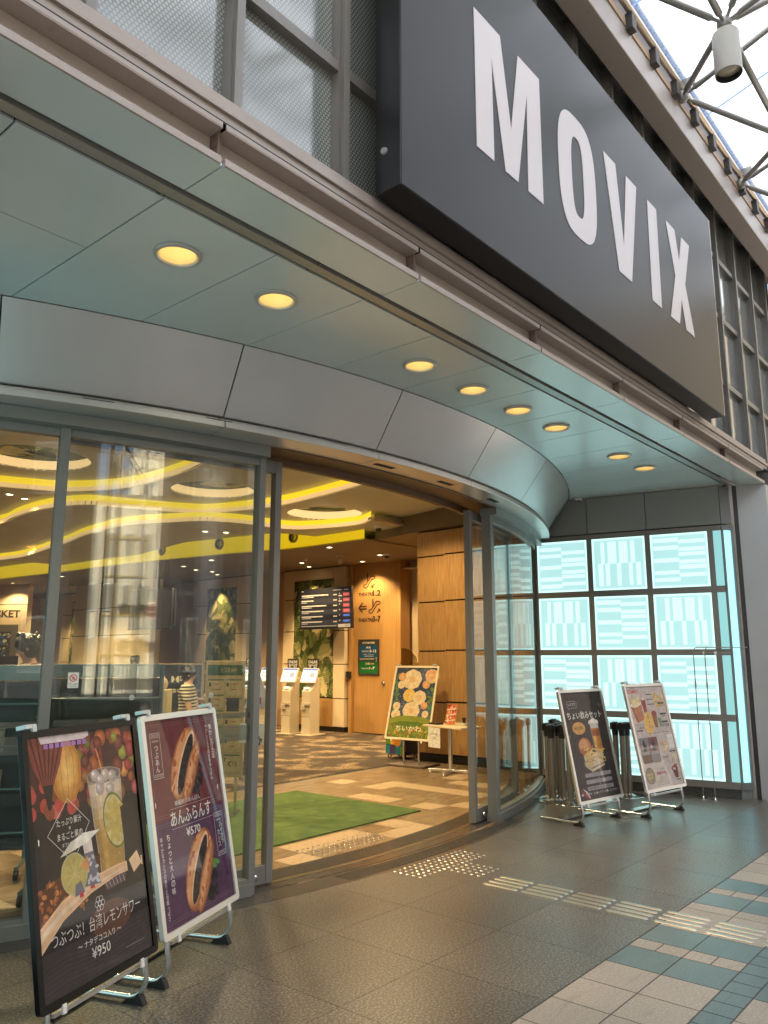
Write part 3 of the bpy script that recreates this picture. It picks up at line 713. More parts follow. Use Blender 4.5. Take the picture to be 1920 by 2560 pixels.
for k in range(-3, 7):
    for ya, yb in zip(ys, ys[1:]):
        x0_, x1_ = .3+1.85*k, .3+1.85*(k+1)
        MB().add([(x0_+.02, ya-.02, roofz(ya)), (x1_-.02, ya-.02, roofz(ya)), (x1_-.02, yb+.02, roofz(yb)), (x0_+.02, yb+.02, roofz(yb)), (x0_+.02, ya-.02, roofz(ya)+.012), (x1_-.02, ya-.02, roofz(ya)+.012), (x1_-.02, yb+.02, roofz(yb)+.012), (x0_+.02, yb+.02, roofz(yb)+.012)],
                 [(0,3,2,1),(4,5,6,7),(0,1,5,4),(1,2,6,5),(2,3,7,6),(3,0,4,7)]).build('roof_pane', ROOF, rf, world=True)
sf = thing('space_frame', 'grey steel tube space frame with ball joints carrying the glass roof', 'space frame', (5, 1, 6.8))
TUBE = brushed('grey frame tube', (.30, .29, .27), .35, .5)
g = MB(); nodes = []
def strut(a, b_, r=.028):
    a, b_ = Vector(a), Vector(b_); d_ = (b_-a); L = d_.length; d_.normalize()
    MB().tube([a+d_*.05, a+d_*.11, a+d_*.13, b_-d_*.13, b_-d_*.11, b_-d_*.05], [r*.5, r*.55, r, r, r*.55, r*.5], 12).build('strut', TUBE, sf, world=True, smooth=True)
def node(p, r=.062): MB().ball(p, r, 16).build('ball_joint', TUBE, sf, world=True, smooth=True)
P0 = 1.85
E_ = lambda k: Vector((6.95+P0*k, 2.13, 6.86)); L_ = lambda k: Vector((6.02+P0*k, 1.47, 6.63)); U_ = lambda k: Vector((6.95+P0*k, .45, 7.46)); Q_ = lambda k: Vector((6.02+P0*k, -.15, 7.12)); V_ = lambda k: Vector((6.95+P0*k, -1.2, 7.88))
for k in range(-3, 4):
    for q in (E_(k), L_(k), U_(k), Q_(k), V_(k)): node(q)
    if k < 3:
        strut(L_(k), L_(k+1)); strut(U_(k), U_(k+1)); strut(Q_(k), Q_(k+1)); strut(V_(k), V_(k+1))
        strut(E_(k), L_(k+1)); strut(U_(k), L_(k+1)); strut(U_(k), Q_(k+1)); strut(V_(k), Q_(k+1))
    strut(E_(k), L_(k)); strut(U_(k), L_(k)); strut(L_(k), Q_(k)); strut(U_(k), Q_(k)); strut(V_(k), Q_(k)); strut(E_(k), U_(k)); strut(U_(k), V_(k))
    e = E_(k); MB().box(-.012, -.13, .08, .012, .02, .17, 0, Matrix.Translation(e)).build('gusset', TUBE, sf, world=True)
def spotlamp(k, label):
    q = L_(k); t = thing('spotlight', label, 'spotlight', (q.x, q.y, q.z-.47), 0, 'spotlights hung from the space frame')
    MB().lathe([(.098, .0), (.104, .0), (.104, .36), (.098, .372), (.02, .372), (.02, .40), (.0001, .40)], 32).build('housing', mat('lamp housing', (.42, .41, .37), .45), t, smooth=True)
    MB().lathe([(.097, .002), (.094, .05)], 32).build('inner_ring', BLACK, t, smooth=True)
    MB().lathe([(.0001, .03), (.06, .036), (.094, .05)], 28).build('lens', mat('lens glass', (.7, .62, .45), .12, 0, .8), t, smooth=True)
    MB().tube([(0, 0, .39), (0, 0, .47)], .016, 10).build('stem', STEEL, t)
spotlamp(0, 'grey cylindrical spotlight hanging under a ball joint of the roof frame')
# ------------------------------------------------------------------ cinema sign
sg = thing('cinema_sign', 'large dark grey box sign with five pale capital letters above the canopy', 'sign', (5.2, 2.3, 3.843))
MB().box(2.718, 2.204, 3.843, 7.712, 2.372, 5.936).build('box', mat('sign box black', (.008, .008, .009), .35), sg, world=True, bevel=.004)
m, n, b = nodemat('sign face film'); v = objcoord(n, (1, 1, 1))
n.links.new(ramp(n, texnoise(n, v, .8, 2), [(.3, (.019, .0185, .0185)), (.7, (.025, .0245, .0245))]), b.inputs['Base Color']); b.inputs['Roughness'].default_value = .33; b.inputs['Specular IOR Level'].default_value = .17
MB().box(2.722, 2.2, 3.847, 7.70, 2.2035, 5.932).build('face', m, sg, world=True)
MB().box(7.7015, 2.199, 3.845, 7.712, 2.2035, 5.934).build('edge_trim', STEEL, sg, world=True)
T0, B0 = 5.347, 4.424
def o_out(cx, w_, zt_, zb_, n=40):
    P = []
    for i in range(n):
        a = 2*PI*i/n; c_, s__ = math.cos(a), math.sin(a)
        P.append((cx+w_/2*math.copysign(abs(c_)**.62, c_), (zt_+zb_)/2+(zt_-zb_)/2*math.copysign(abs(s__)**.72, s__)))
    return P
LT = [([(3.405, B0), (3.59, B0), (3.588, 5.12), (3.717, B0), (3.863, B0), (4.008, 5.118), (3.986, B0), (4.178, B0), (4.183, T0), (3.909, T0), (3.797, 4.75), (3.695, T0), (3.405, T0)], []),
      (o_out(4.706, .575, 5.362, 4.408), [o_out(4.703, .182, 5.195, 4.572)[::-1]]),
      ([(5.345, B0), (5.58, B0), (5.79, T0), (5.585, T0), (5.462, 4.68), (5.384, T0), (5.168, T0)], []),
      ([(5.99, B0), (6.193, B0), (6.215, T0), (6.016, T0)], []),
      ([(6.397, B0), (6.608, B0), (6.701, 4.69), (6.773, B0), (6.987, B0), (6.826, 4.882), (7.016, T0), (6.811, T0), (6.709, 5.066), (6.644, T0), (6.43, T0), (6.584, 4.878)], [])]
SGM = Matrix(((1, 0, 0, 0), (0, 0, -1, 2.2), (0, 1, 0, 0), (0, 0, 0, 1)))
for P, H in LT: MB().prism(P, .0005, .004, H, SGM).build('letter', mat('pale letter film', (.60, .555, .56), .4), sg, world=True)
MB().lathe([(.0001, .012), (.016, .012), (.02, .0)], 16, M=Matrix.Translation((2.718, 2.31, 4.07)) @ Matrix.Rotation(-PI/2, 4, 'Y')).build('bolt_cover', mat('bolt grey', (.3, .3, .3), .4), sg, world=True)
# ================================================================== POSTER STANDS
COVER = glassmat('acrylic cover', (.98, .98, .98), 1.24, .015, .0)
def stand(label, loc, yaw, art, frame, W=.74, H=1.05, tilt=R(11), zb=.21, group='poster stands outside the entrance'):
    t = thing('poster_stand', label, 'poster stand', (loc[0], loc[1], 0), yaw, group)
    ct, s_ = math.cos(tilt), math.sin(tilt)
    PM = Matrix(((1, 0, 0, 0), (0, ct*0+s_, ct, 0), (0, ct, -s_, zb), (0, 0, 0, 1)))
    # panel space: x across, y up the panel, z backwards
    PM = Matrix(((1, 0, 0, 0), (0, s_, ct, 0), (0, ct, -s_, zb), (0, 0, 0, 1)))
    fwid, dep = .03, .02
    def rr(w_, h_, r, n=5):
        P = []
        for cx_, cy_, a0 in ((w_/2-r, r, -PI/2), (w_/2-r, h_-r, 0), (-w_/2+r, h_-r, PI/2), (-w_/2+r, r, PI)):
            for i in range(n+1): a = a0+PI/2*i/n; P.append((cx_+r*math.cos(a), cy_+r*math.sin(a)))
        return P
    inn = [(W/2-fwid, fwid), (W/2-fwid, H-fwid), (-W/2+fwid, H-fwid), (-W/2+fwid, fwid)]
    g = MB().prism(rr(W, H, .022), -.012, .012, [inn[::-1]], PM); fo = g.build('frame', frame, t, bevel=.004)
    g = MB().prism(rr(W-.01, H-.01, .02), .0125, .017, (), PM); g.build('back_board', mat('board grey', (.25, .25, .25), .6), t)
    W2, H2 = W-2*fwid, H-2*fwid
    A = art(W2, H2)
    M = PM @ panelM((-W2/2, H-fwid, .0), (1, 0, 0), (0, -1, 0))
    # panelM lifts along +z of panel space; turn it to face the street (-z)
    M = PM @ Matrix(((1, 0, 0, -W2/2), (0, -1, 0, H-fwid), (0, 0, -1, .0), (0, 0, 0, 1)))
    po = A.mb(M).build('poster', A.mats, t)
    MB().box(-W2/2, fwid, -.0055, W2/2, H-fwid, -.0045, 0, PM).build('cover_sheet', COVER, po)
    for sx in (-1, 1):
        x_ = sx*(W/2-.065)
        pts = [(x_, .012+s_*.62, zb+.62*ct), (x_, .02, zb), (x_, .005, .11)]
        for i in range(1, 7): a = PI/2*i/6; pts.append((x_, .005+.085-.085*math.cos(a), .11-.085*math.sin(a)))
        pts += [(x_, .30, .022), (x_, .485, .02)]
        lg_ = MB().tube(pts, .0125, 12).build('leg', CHROME, t, smooth=True)
        g = MB().prism([(-.045, 0), (.075, 0), (.05, .022), (.01, .03), (-.012, .052), (-.03, .03)], -.017, .017, (), Matrix(((0, 0, 1, x_), (1, 0, 0, .045), (0, 1, 0, 0), (0, 0, 0, 1)))); g.build('rubber_foot', RUBBER, lg_, bevel=.003)
        g = MB().box(x_-.014, -.022, .0, x_+.014, .0, .02, 0, None)
        cl = MB(); cl.box(x_-.012, H-.006, -.022, x_+.012, H+.022, -.008, 0, PM); cl.box(x_-.05*1, H+.008, -.02, x_+.012, H+.026, .03, 0, PM); cl.build('top_clip', mat('clip grey', (.55, .6, .62), .35, .5), fo, bevel=.002)
        cl = MB(); cl.box(x_-.011-sx*.06, -.03, -.016, x_+.011-sx*.06, .006, -.004, 0, PM); cl.build('lower_bracket', WHITEP, t, bevel=.002)
    g = MB(); g.box(-W/2+.09, .004, zb-.034, W/2-.09, .018, zb-.018); g.build('cross_rail', ALU, t)
    g = MB(); g.box(-W/2+.065, .28, .012, W/2-.065, .36, .02); g.build('base_plate', STEEL, t)
    return t
c = lambda n_, *k: flat('print '+n_, k)
def cq(k): q = [max(.004, round(x*40)/40 if x > .1 else round(x*150)/150) for x in k]; return flat('ink %d %d %d' % tuple(int(x*1000) for x in q), tuple(q))
def gell(A, u, v, ru, rv, c0, c1, n=6, rot=0, du=0, dv=0):
    for i in range(n):
        t = i/(n-1); A.ell(u+du*t, v+dv*t, ru*(1-.86*t), rv*(1-.86*t), cq([a+(b_-a)*t for a, b_ in zip(c0, c1)]), 24, rot)
def art_lemon(W, H):
    A = Art(W, H); BLK = c('night brown', .022, .016, .014); A.rect(0, 0, 1, 1, BLK)
    A.rect(0, 0, 1, .3, c('night maroon', .06, .02, .018))
    r = random.Random(5); cols = [c('lantern orange', .62, .19, .05), c('lantern red', .5, .07, .05), c('lantern amber', .72, .32, .08), c('lantern pink', .55, .13, .12), c('lantern green', .32, .33, .04), c('lantern dim', .26, .07, .03)]
    for i in range(60):
        u, v = r.uniform(.42, 1.), r.uniform(.02, .3)
        q = r.uniform(.026, .056); k0 = r.choice(((.5, .13, .03), (.42, .05, .04), (.55, .22, .05), (.45, .1, .09), (.22, .05, .03), (.28, .28, .03))) ; kk = r.uniform(.5, 1.1); gell(A, u, v, q, q*.76, [x*kk*.75 for x in k0], [min(.9, x*kk*1.35+.03) for x in k0], 4, 0, -.006, -.004)
    for i in range(16): A.ell(r.uniform(0, .4), r.uniform(.2, .33), .04, .03, cols[r.choice((3, 5, 5, 1))], 16)
    # big amber paper lantern and red umbrella-like lantern
    gell(A, .32, .155, .135, .135, (.5, .2, .03), (.88, .56, .16), 8, 0, .02, .0)
    for k in (-.1, -.05, 0, .05, .09): A.line([(.32+k*.5, .03), (.33+k*1.15, .10), (.33+k*1.15, .2), (.32+k*.6, .28)], .0022, c('lantern rib', .4, .12, .02))
    A.poly([(.0, .0), (.33, .0), (.27, .12), (.19, .22), (.12, .22), (.04, .12)], c('umbrella red', .23, .05, .035))
    for k in range(6): A.poly([(.02+.055*k, 0), (.04+.055*k, 0), (.145+.012*(k-2), .21), (.14+.012*(k-2), .21)], c('umbrella rib', .07, .02, .015))
    A.poly([(.11, .2), (.2, .2), (.17, .3), (.145, .3)], BLK)
    A.poly([(.1, .0), (.55, .0), (.55, .018), (.5, .03), (.12, .03)], c('pale banner', .75, .62, .62))
    for k in range(8): A.rect(.14+k*.05, .033, .175+k*.05, .052, c('violet tag', .42, .2, .52))
    # glass of lemon sour
    GLS = c('glass pale', .42, .36, .28)
    A.poly([(.5, .2), (.84, .19), (.80, .65), (.57, .66)], c('glass rim', .36, .27, .2))
    for q in range(12):
        for z_ in range(8):
            t = q/12; ua, ub = .515+.325*t, .515+.325*(t+1/12); la, lb = .575+.22*t, .575+.22*(t+1/12); w0, w1 = z_/8, (z_+1)/8; sh = (.62+.55*math.sin(PI*(.15+.7*t)))*(1 if q not in (2, 3) else 1.25); fr = max(0, 1-w0*2.2)
            kk = [(.40+.22*fr)*sh, (.235+.27*fr)*sh, (.06+.3*fr)*sh]
            A.poly([(ua+(la-ua)*w0, .235+.41*w0), (ub+(lb-ub)*w0, .235+.41*w0), (ub+(lb-ub)*w1, .235+.41*w1), (ua+(la-ua)*w1, .235+.41*w1)], cq(kk)); A.l -= 1
    A.l += 1
    for q in range(40): A.ell(r.uniform(.56, .8), r.uniform(.27, .6), .004, .003, c('bubble', .6, .48, .3), 6)
    A.ell(.67, .205, .17, .035, c('glass mouth', .20, .14, .12)); A.ring(.67, .205, .17, .035, .003, GLS)
    for u, v in ((.58, .2), (.68, .205), (.75, .215), (.63, .225), (.62, .26), (.72, .27)): a_ = r.random(); A.ell(u, v, .045, .03, c('ice core', .44, .36, .31), 7, a_); A.ell(u-.008, v-.006, .03, .018, c('ice mid', .55, .46, .4), 6, a_+.4); A.ell(u-.016, v-.01, .014, .008, c('ice glint', .8, .76, .7), 6, a_)
    A.line([(.61, .08), (.66, .2)], .005, c('straw', .72, .4, .12)); A.poly([(.57, .645), (.80, .63), (.79, .68), (.6, .69)], c('glass foot', .1, .07, .08))
    for k in range(6): A.line([(.59+.035*k, .65), (.61+.034*k, .68)], .003, c('foot glint', .45, .36, .36))
    A.line([(.83, .2), (.795, .63)], .003, c('glass pale', .42, .36, .28)); A.line([(.505, .2), (.575, .65)], .003, GLS)
    A.ell(.74, .41, .115, .125, c('lime rind', .16, .2, .04), 36, -.15); A.ell(.74, .41, .105, .114, c('lime pith', .6, .5, .22), 36, -.15)
    for k in range(9): a = k*2*PI/9; A.ell(.74+.055*math.cos(a), .41+.062*math.sin(a), .026, .04, c('lime flesh', .53, .4, .1), 10, a+PI/2)
    WT = c('white', .75, .72, .66)
    A.line([(.31, .27), (.49, .385), (.32, .53), (.12, .4)], .0022, WT, True)
    A.text('たっぷり果汁', .31, .345, .03, WT, w=.22, al='C'); A.text('×', .31, .383, .012, WT, al='C'); A.text('まるごと果肉', .31, .402, .03, WT, w=.22, al='C'); A.text('ダブルで贅沢な', .31, .443, .018, WT, w=.15, al='C'); A.text('レモンサワー', .31, .468, .018, WT, w=.14, al='C')
    # glowing bridge and the parasol figure
    A.poly([(0, .6), (.3, .55), (.56, .53), (.56, .66), (.2, .72), (0, .8)], c('embers', .11, .035, .012))
    for i in range(70): A.ell(r.uniform(.02, .42), r.uniform(.58, .72), r.uniform(.008, .025), r.uniform(.004, .012), c('ember spark', .34, .1, .03) if i % 3 else c('ember hot', .55, .2, .06), 7, r.random()*3)
    br = [(0, .735), (.2, .66), (.45, .615), (.7, .6), (.98, .60)]; lo_ = [(.98, .64), (.7, .645), (.45, .675), (.2, .735), (0, .83)]
    A.poly(br+lo_, c('lit road', .82, .52, .30)); A.poly([(0, .76), (.2, .69), (.45, .642), (.8, .62), (.8, .63), (.45, .657), (.2, .71), (0, .79)], c('lit road pale', .9, .68, .46))
    for k in range(9): o_ = .008*k; A.line([(0, .75+o_), (.2, .675+o_*.8), (.45, .625+o_*.6), (.8, .605+o_*.4)], .0012, c('road seam', .42, .2, .1))
    A.poly([(.80, .36), (.95, .34), (.97, .7), (.82, .66)], c('shadow figure', .03, .022, .018)); A.poly([(.84, .6), (.93, .57), (.97, .63), (.88, .66)], c('lit patch', .8, .55, .33))
    A.poly([(.42, .5), (.5, .5), (.55, .65), (.38, .64)], c('skirt', .16, .16, .2))
    for k in range(14): A.ell(r.uniform(.42, .53), r.uniform(.52, .64), .018, .008, c('skirt print', .55, .55, .58), 6, r.random()*3)
    A.poly([(.40, .43), (.49, .43), (.5, .51), (.42, .51)], c('blouse', .72, .62, .56))
    A.ell(.32, .575, .115, .085, c('slice rind', .52, .45, .2), 30, -.3); A.ell(.32, .575, .103, .076, c('slice flesh', .50, .40, .12), 30, -.3)
    for k in range(10): A.line([(.32, .575), (.32+.09*math.cos(k*.63), .575+.065*math.sin(k*.63))], .0015, c('slice vein', .66, .58, .3))
    A.poly([(.38, .55), (.45, .52), (.45, .59)], c('slice orange', .7, .3, .1)); A.poly([(.32, .62), (.37, .61), (.4, .66), (.31, .665)], c('skirt', .16, .16, .2)); A.rect(.35, .655, .385, .675, c('red shoe', .5, .04, .05)); A.rect(.45, .645, .49, .658, c('red shoe', .5, .04, .05))
    A.poly([(.21, .495), (.30, .45), (.42, .425), (.58, .43), (.45, .468), (.30, .487)], c('parasol', .85, .8, .68)); A.poly([(.21, .495), (.30, .45), (.36, .44), (.3, .487)], c('parasol shade', .72, .66, .52))
    A.rect(0, .83, 1, 1, c('lower dark', .042, .032, .032))
    for k in range(7): A.line([(0, .88+.018*k), (.2, .865+.018*k), (.45, .885+.016*k), (.7, .86+.018*k), (1, .85+.018*k)], .0018, c('wave', .075, .06, .06))
    A.ell(.62, .8, .2, .07, c('copper sheen', .12, .05, .03)); 
    for k in range(7): a = k*2*PI/6; rr_ = .02 if k < 6 else 0; A.ring(.52+rr_*1.4*math.cos(a), .728+rr_*math.sin(a), .018, .0125, .0018, WT, 14)
    A.text('つぶつぶ！台湾レモンサワー', .5, .765, .058, WT, w=.82, al='C', bold=-.004); A.text('〜 ナタデココ入り 〜', .5, .845, .027, WT, w=.40, al='C'); A.text('¥950', .5, .885, .042, WT, w=.17, al='C'); A.rect(.73, .948, .93, .951, c('faint', .2, .18, .17))
    return A
def bun(A, u, v, s, rot, r):
    def P(pts): return [(u+(a*math.cos(rot)-1.4*b_*math.sin(rot))*s, v+(a*math.sin(rot)+1.4*b_*math.cos(rot))*s*A.W/A.H) for a, b_ in pts]
    def E(a, b_, ra, rb, m, n=26, q=0): A.poly(P([(a+ra*math.cos(t*2*PI/n)*math.cos(q)-rb*math.sin(t*2*PI/n)*math.sin(q), b_+ra*math.cos(t*2*PI/n)*math.sin(q)+rb*math.sin(t*2*PI/n)*math.cos(q)) for t in range(n)]), m)
    for q in range(9): t = q/8; E(-.02*t, -.035*t-.03*t, .5-.09*t, .2-.11*t, cq([.27+.4*t, .07+.26*t, .022+.12*t]), 36)
    for i in range(40): a = r.uniform(-.42, .42); E(a, r.choice((-1, 1))*.15*math.sqrt(max(0, 1-(a/.5)**2))+r.uniform(-.02, .02), r.uniform(.02, .06), r.uniform(.008, .02), c('bun glaze', .68, .33, .15) if i % 2 else c('bun bake', .38, .1, .03), 8, r.uniform(-.3, .3))
    E(.02, .0, .44, .085, c('bun crumb', .78, .5, .28), 30); E(.0, .005, .42, .068, c('bean paste', .03, .024, .024), 30)
    for i in range(60): E(r.uniform(-.36, .36), r.uniform(-.035, .045), .012, .008, c('bean glint', .075, .06, .055), 6)
    for q in range(8): t = q/7; E(-.02-.05*t, .118-.02*t, .45-.16*t, .082-.06*t, cq([.30+.42*t, .085+.28*t, .03+.14*t]), 30)
    for i in range(22): E(r.uniform(-.36, .36), .115+r.uniform(-.04, .04), r.uniform(.02, .05), .012, c('bun glaze', .68, .33, .15) if i % 2 else c('bun crust', .42, .13, .04), 8, r.uniform(-.3, .3))
def art_bun(W, H):
    A = Art(W, H); A.rect(0, 0, 1, 1, c('maroon', .15, .035, .04)); A.rect(0, .5, 1, 1, c('plum', .085, .035, .085)); WT = c('pale print', .78, .74, .7)
    r = random.Random(3)
    for v0, v1 in ((.022, .485), (.515, .975)):
        A.line([(.03, v0), (.97, v0), (.97, v1), (.03, v1)], .0012, c('rule', .3, .2, .19), True); A.line([(.045, v0+.012), (.955, v0+.012), (.955, v1-.012), (.045, v1-.012)], .001, c('rule', .3, .2, .19), True)
    for uu, vv in ((.62, .345), (.68, .9)):
        for i in range(90): A.ell(uu+r.gauss(0, .05), vv+r.gauss(0, .032), .02, .012, c('bean dark', .02, .016, .018) if i % 4 else c('bean mid', .06, .05, .06), 8, r.random()*3)
    for k in range(6): A.ell(.76+r.gauss(0, .02), .8+r.gauss(0, .012), .03, .012, c('mint', .1, .28, .06), 10, r.random()*3)
    bun(A, .5, .245, .62, -.98, r); bun(A, .53, .785, .62, -1.0, r)
    def lab(u, v, body, two=None):
        w_ = .125; h_ = .225
        A.line([(u, v), (u+w_, v), (u+w_, v+h_), (u, v+h_)], .002, WT, True); A.text('FLAVOR', u+w_/2, v+.035, .009, WT, w=.08, al='C')
        for vv in (v+.015, v+h_-.015):
            for k in range(4): A.ring(u+.022+.027*k, vv, .012, .0085, .0018, WT, 10)
        if two: A.text(body, u+w_*.7, v+.055, .026, WT, vert=True); A.text(two, u+w_*.33, v+.09, .028, WT, vert=True)
        else: A.text(body, u+w_/2, v+.06, .031, WT, vert=True)
    lab(.06, .065, 'つぶあん'); lab(.82, .545, 'ハイカラ', 'カシス')
    A.text('懐かしの王道', .93, .06, .029, WT, vert=True); A.text('やさしい甘さの定番あんぱん', .865, .06, .021, WT, vert=True)
    A.text('映画館のあんぱん', .47, .418, .026, WT, w=.36, al='C')
    for k in range(60): A.rect(.22+.0098*k, .4535, .226+.0098*k, .4555, WT); A.l -= 1; A.rect(.22+.0098*k, .5505, .226+.0098*k, .5525, WT); A.l -= 1
    A.l += 1; A.text('あんふらんす', .5, .467, .072, WT, w=.58, al='C', bold=.012); A.text('¥570', .5, .567, .042, WT, w=.2, al='C', bold=.008)
    A.text('ちょっと大人の味', .155, .565, .032, WT, vert=True, bold=.01); A.text('華やかなカシスの香りと甘酸っぱさ', .065, .57, .0215, WT, vert=True)
    return A
def art_beer(W, H):
    A = Art(W, H); A.rect(0, 0, 1, 1, c('cocoa', .05, .034, .03)); WT = c('white', .75, .72, .66); r = random.Random(9)
    for k in range(14): A.line([(r.uniform(0, 1), 0), (r.uniform(0, 1), 1)], .006, c('cocoa streak', .075, .05, .043))
    A.rect(.78, .0, .84, 1, c('cold streak', .03, .045, .055)); A.line([(.04, .035), (.96, .035), (.96, .965), (.04, .965)], .0012, c('rule brown', .16, .12, .1), True)
    A.line([(.12, .1), (.14, .085), (.34, .085), (.36, .1), (.36, .135), (.34, .15), (.18, .15), (.15, .165), (.15, .15), (.12, .14)], .002, WT, True); A.text('シネマで', .24, .1, .032, WT, w=.2, al='C')
    A.text('ちょい飲みセット', .5, .185, .075, WT, w=.84, al='C', bold=.012)
    for k in range(5): a = -.2+k*.35; A.line([(.88+.03*math.cos(a-1.2), .15+.02*math.sin(a-1.2)), (.88+.05*math.cos(a-1.2), .15+.034*math.sin(a-1.2))], .002, WT)
    A.ell(.3, .345, .155, .06, c('price disc', .62, .33, .10)); A.text('¥1,330', .3, .328, .034, INK, w=.2, al='C', bold=.01)
    A.poly([(.58, .31), (.78, .31), (.78, .57), (.6, .58)], c('beer amber', .5, .2, .03)); A.poly([(.58, .37), (.78, .37), (.78, .43), (.585, .43)], c('beer red', .35, .09, .03)); A.poly([(.6, .43), (.67, .43), (.67, .58), (.61, .58)], c('beer light', .66, .36, .08))
    for u, v in ((.62, .3), (.68, .285), (.74, .3), (.66, .31), (.72, .315)): A.ell(u, v, .065, .026, c('foam', .82, .78, .7), 12)
    A.rect(.585, .31, .775, .355, c('foam shade', .62, .55, .48)); A.line([(.575, .3), (.6, .58)], .003, c('glass pale', .42, .36, .28)); A.line([(.785, .3), (.785, .57)], .003, c('glass pale', .42, .36, .28))
    A.ell(.36, .52, .15, .085, c('burger bun', .52, .16, .06)); A.ell(.34, .5, .11, .05, c('bun glaze', .68, .33, .15)); A.ell(.37, .56, .15, .03, c('bun crust', .42, .13, .04))
    A.poly([(.28, .6), (.76, .58), (.74, .685), (.4, .725), (.3, .7)], c('paper tray', .6, .46, .3))
    for i in range(70): u, v, a = r.uniform(.3, .72), r.uniform(.545, .68), r.uniform(-1.2, .5); A.line([(u, v), (u+.11*math.cos(a), v+.065*math.sin(a))], .0085, c('fry', .72, .46, .14) if i % 3 else (c('fry pale', .82, .6, .26) if i % 2 else c('fry shade', .45, .23, .06)))
    A.poly([(.26, .66), (.42, .73), (.42, .76), (.27, .7)], c('tray edge', .5, .38, .26)); A.poly([(.42, .73), (.75, .69), (.75, .71), (.42, .76)], c('paper tray', .6, .46, .3))
    for k, (t_, h_) in enumerate((('フライドポテト', .022), ('サイド', .022), ('選べるアルコールドリンク', .022))):
        v = .765+.06*k; A.rect(.24, v, .84, v+.036, c('pill', .33, .29, .3)); A.ell(.24, v+.018, .02, .018, c('pill', .33, .29, .3)); A.ell(.84, v+.018, .02, .018, c('pill', .33, .29, .3)); A.text(t_, .54, v+.007, h_, INK, w=.5 if k == 2 else .32 if k == 0 else .17, al='C')
        if k < 2: A.text('&', .54, v+.041, .014, WT, al='C')
    A.text('❶アサヒ生ビール ❷ハイボール ❸レモンサワー', .5, .935, .022, WT, w=.88, al='C')
    A.poly([(.02, .87), (.12, .93), (.26, .99), (.2, .99), (.08, .93)], c('red ribbon', .42, .04, .04)); A.poly([(.1, .89), (.2, .925), (.25, .985), (.23, .985), (.18, .94)], c('white ribbon', .7, .66, .62))
    return A
def art_combo(W, H):
    A = Art(W, H); A.rect(0, 0, 1, 1, c('menu cream', .58, .47, .42)); r = random.Random(4)
    A.text('COMBO', .03, .03, .036, RED, w=.29, bold=.02); BN = c('menu brown', .3, .1, .04)
    A.poly([(.05, .2), (.33, .155), (.34, .33), (.14, .36)], c('bucket', .48, .17, .07)); A.poly([(.05, .2), (.1, .193), (.18, .355), (.14, .36)], c('bucket shade', .34, .1, .04)); A.ell(.19, .175, .145, .03, c('bucket rim', .8, .66, .46), 24, -.12)
    for i in range(34): A.ell(r.uniform(.07, .31), r.uniform(.115, .185), .022, .013, c('popcorn', .82, .66, .34) if i % 3 else c('popcorn shade', .62, .42, .16), 9)
    A.poly([(.34, .13), (.46, .12), (.45, .27), (.38, .28)], c('cola red', .3, .05, .04)); A.ell(.4, .125, .06, .015, c('ice', .66, .58, .52)); A.line([(.4, .12), (.37, .07)], .005, RED)
    for i in range(30): A.ell(r.uniform(.72, .95), r.uniform(.08, .21), .028, .016, c('snack gold', .66, .4, .1) if i % 3 else c('snack pale', .78, .56, .22), 9, r.random()*3)
    for i in range(3): A.rect(.5, .08+.05*i, .68, .088+.05*i, INK)
    A.poly([(.55, .3), (.68, .29), (.66, .42), (.58, .42)], BN); A.poly([(.7, .33), (.78, .325), (.77, .42), (.71, .42)], c('herb green', .14, .3, .12)); A.ell(.62, .28, .07, .03, c('cola red', .3, .05, .04))
    A.ell(.43, .37, .13, .115, c('callout', .8, .47, .12), 30, .25); A.line([(.39, .30), (.4, .33), (.43, .29), (.44, .33), (.47, .28)], .004, INK); A.line([(.4, .35), (.45, .36), (.41, .39), (.46, .4)], .004, INK); A.text('¥970', .47, .405, .022, RED, w=.12, al='C', bold=.01)
    for v in (.17, .28, .36): A.rect(.78, v, .95, v+.018, c('dark pill', .05, .05, .07)); A.rect(.8, v+.03, .93, v+.034, INK)
    A.text('スタンダード', .07, .375, .02, INK, w=.2); A.text('¥870', .14, .402, .022, INK, w=.12, bold=.01); A.text('¥1,510', .78, .395, .028, INK, w=.18, bold=.01); A.rect(.07, .432, .11, .445, c('dark pill', .05, .05, .07)); A.rect(.12, .432, .23, .445, c('dark pill', .05, .05, .07))
    for k in range(5): A.rect(.35+.12*k, .47, .44+.12*k, .474, INK)
    A.rect(.06, .51, .3, .655, c('photo grey', .22, .19, .21)); A.rect(.3, .51, .54, .655, c('photo wine', .2, .055, .05)); A.rect(.06, .655, .3, .755, c('photo dark', .13, .05, .04)); A.rect(.3, .655, .54, .755, c('photo slate', .21, .17, .2))
    for u in (.17, .41): A.ell(u, .6, .05, .05, c('bottle dark', .03, .02, .03)); A.rect(u-.02, .53, u+.02, .6, c('bottle dark', .03, .02, .03)); A.ell(u-.06, .6, .03, .02, c('berry', .5, .3, .28)); A.rect(u-.1, .645, u+.1, .675, c('tray grey', .34, .31, .31))
    for i in range(14): A.line([(.6+r.uniform(0, .14), .57+r.uniform(0, .1)), (.7+r.uniform(0, .1), .55+r.uniform(0, .1))], .014, c('hotdog', .6, .33, .16) if i % 2 else c('popcorn', .82, .66, .34))
    A.rect(.82, .5, .98, .64, c('paper note', .8, .75, .66)); A.rect(.84, .55, .96, .552, INK); A.rect(.84, .57, .95, .572, INK)
    A.poly([(.84, .7), (.95, .69), (.94, .79), (.87, .79)], c('fries box', .75, .6, .36)); A.rect(.6, .71, .74, .716, INK); A.rect(.6, .725, .7, .731, INK); A.rect(.8, .665, .98, .675, INK)
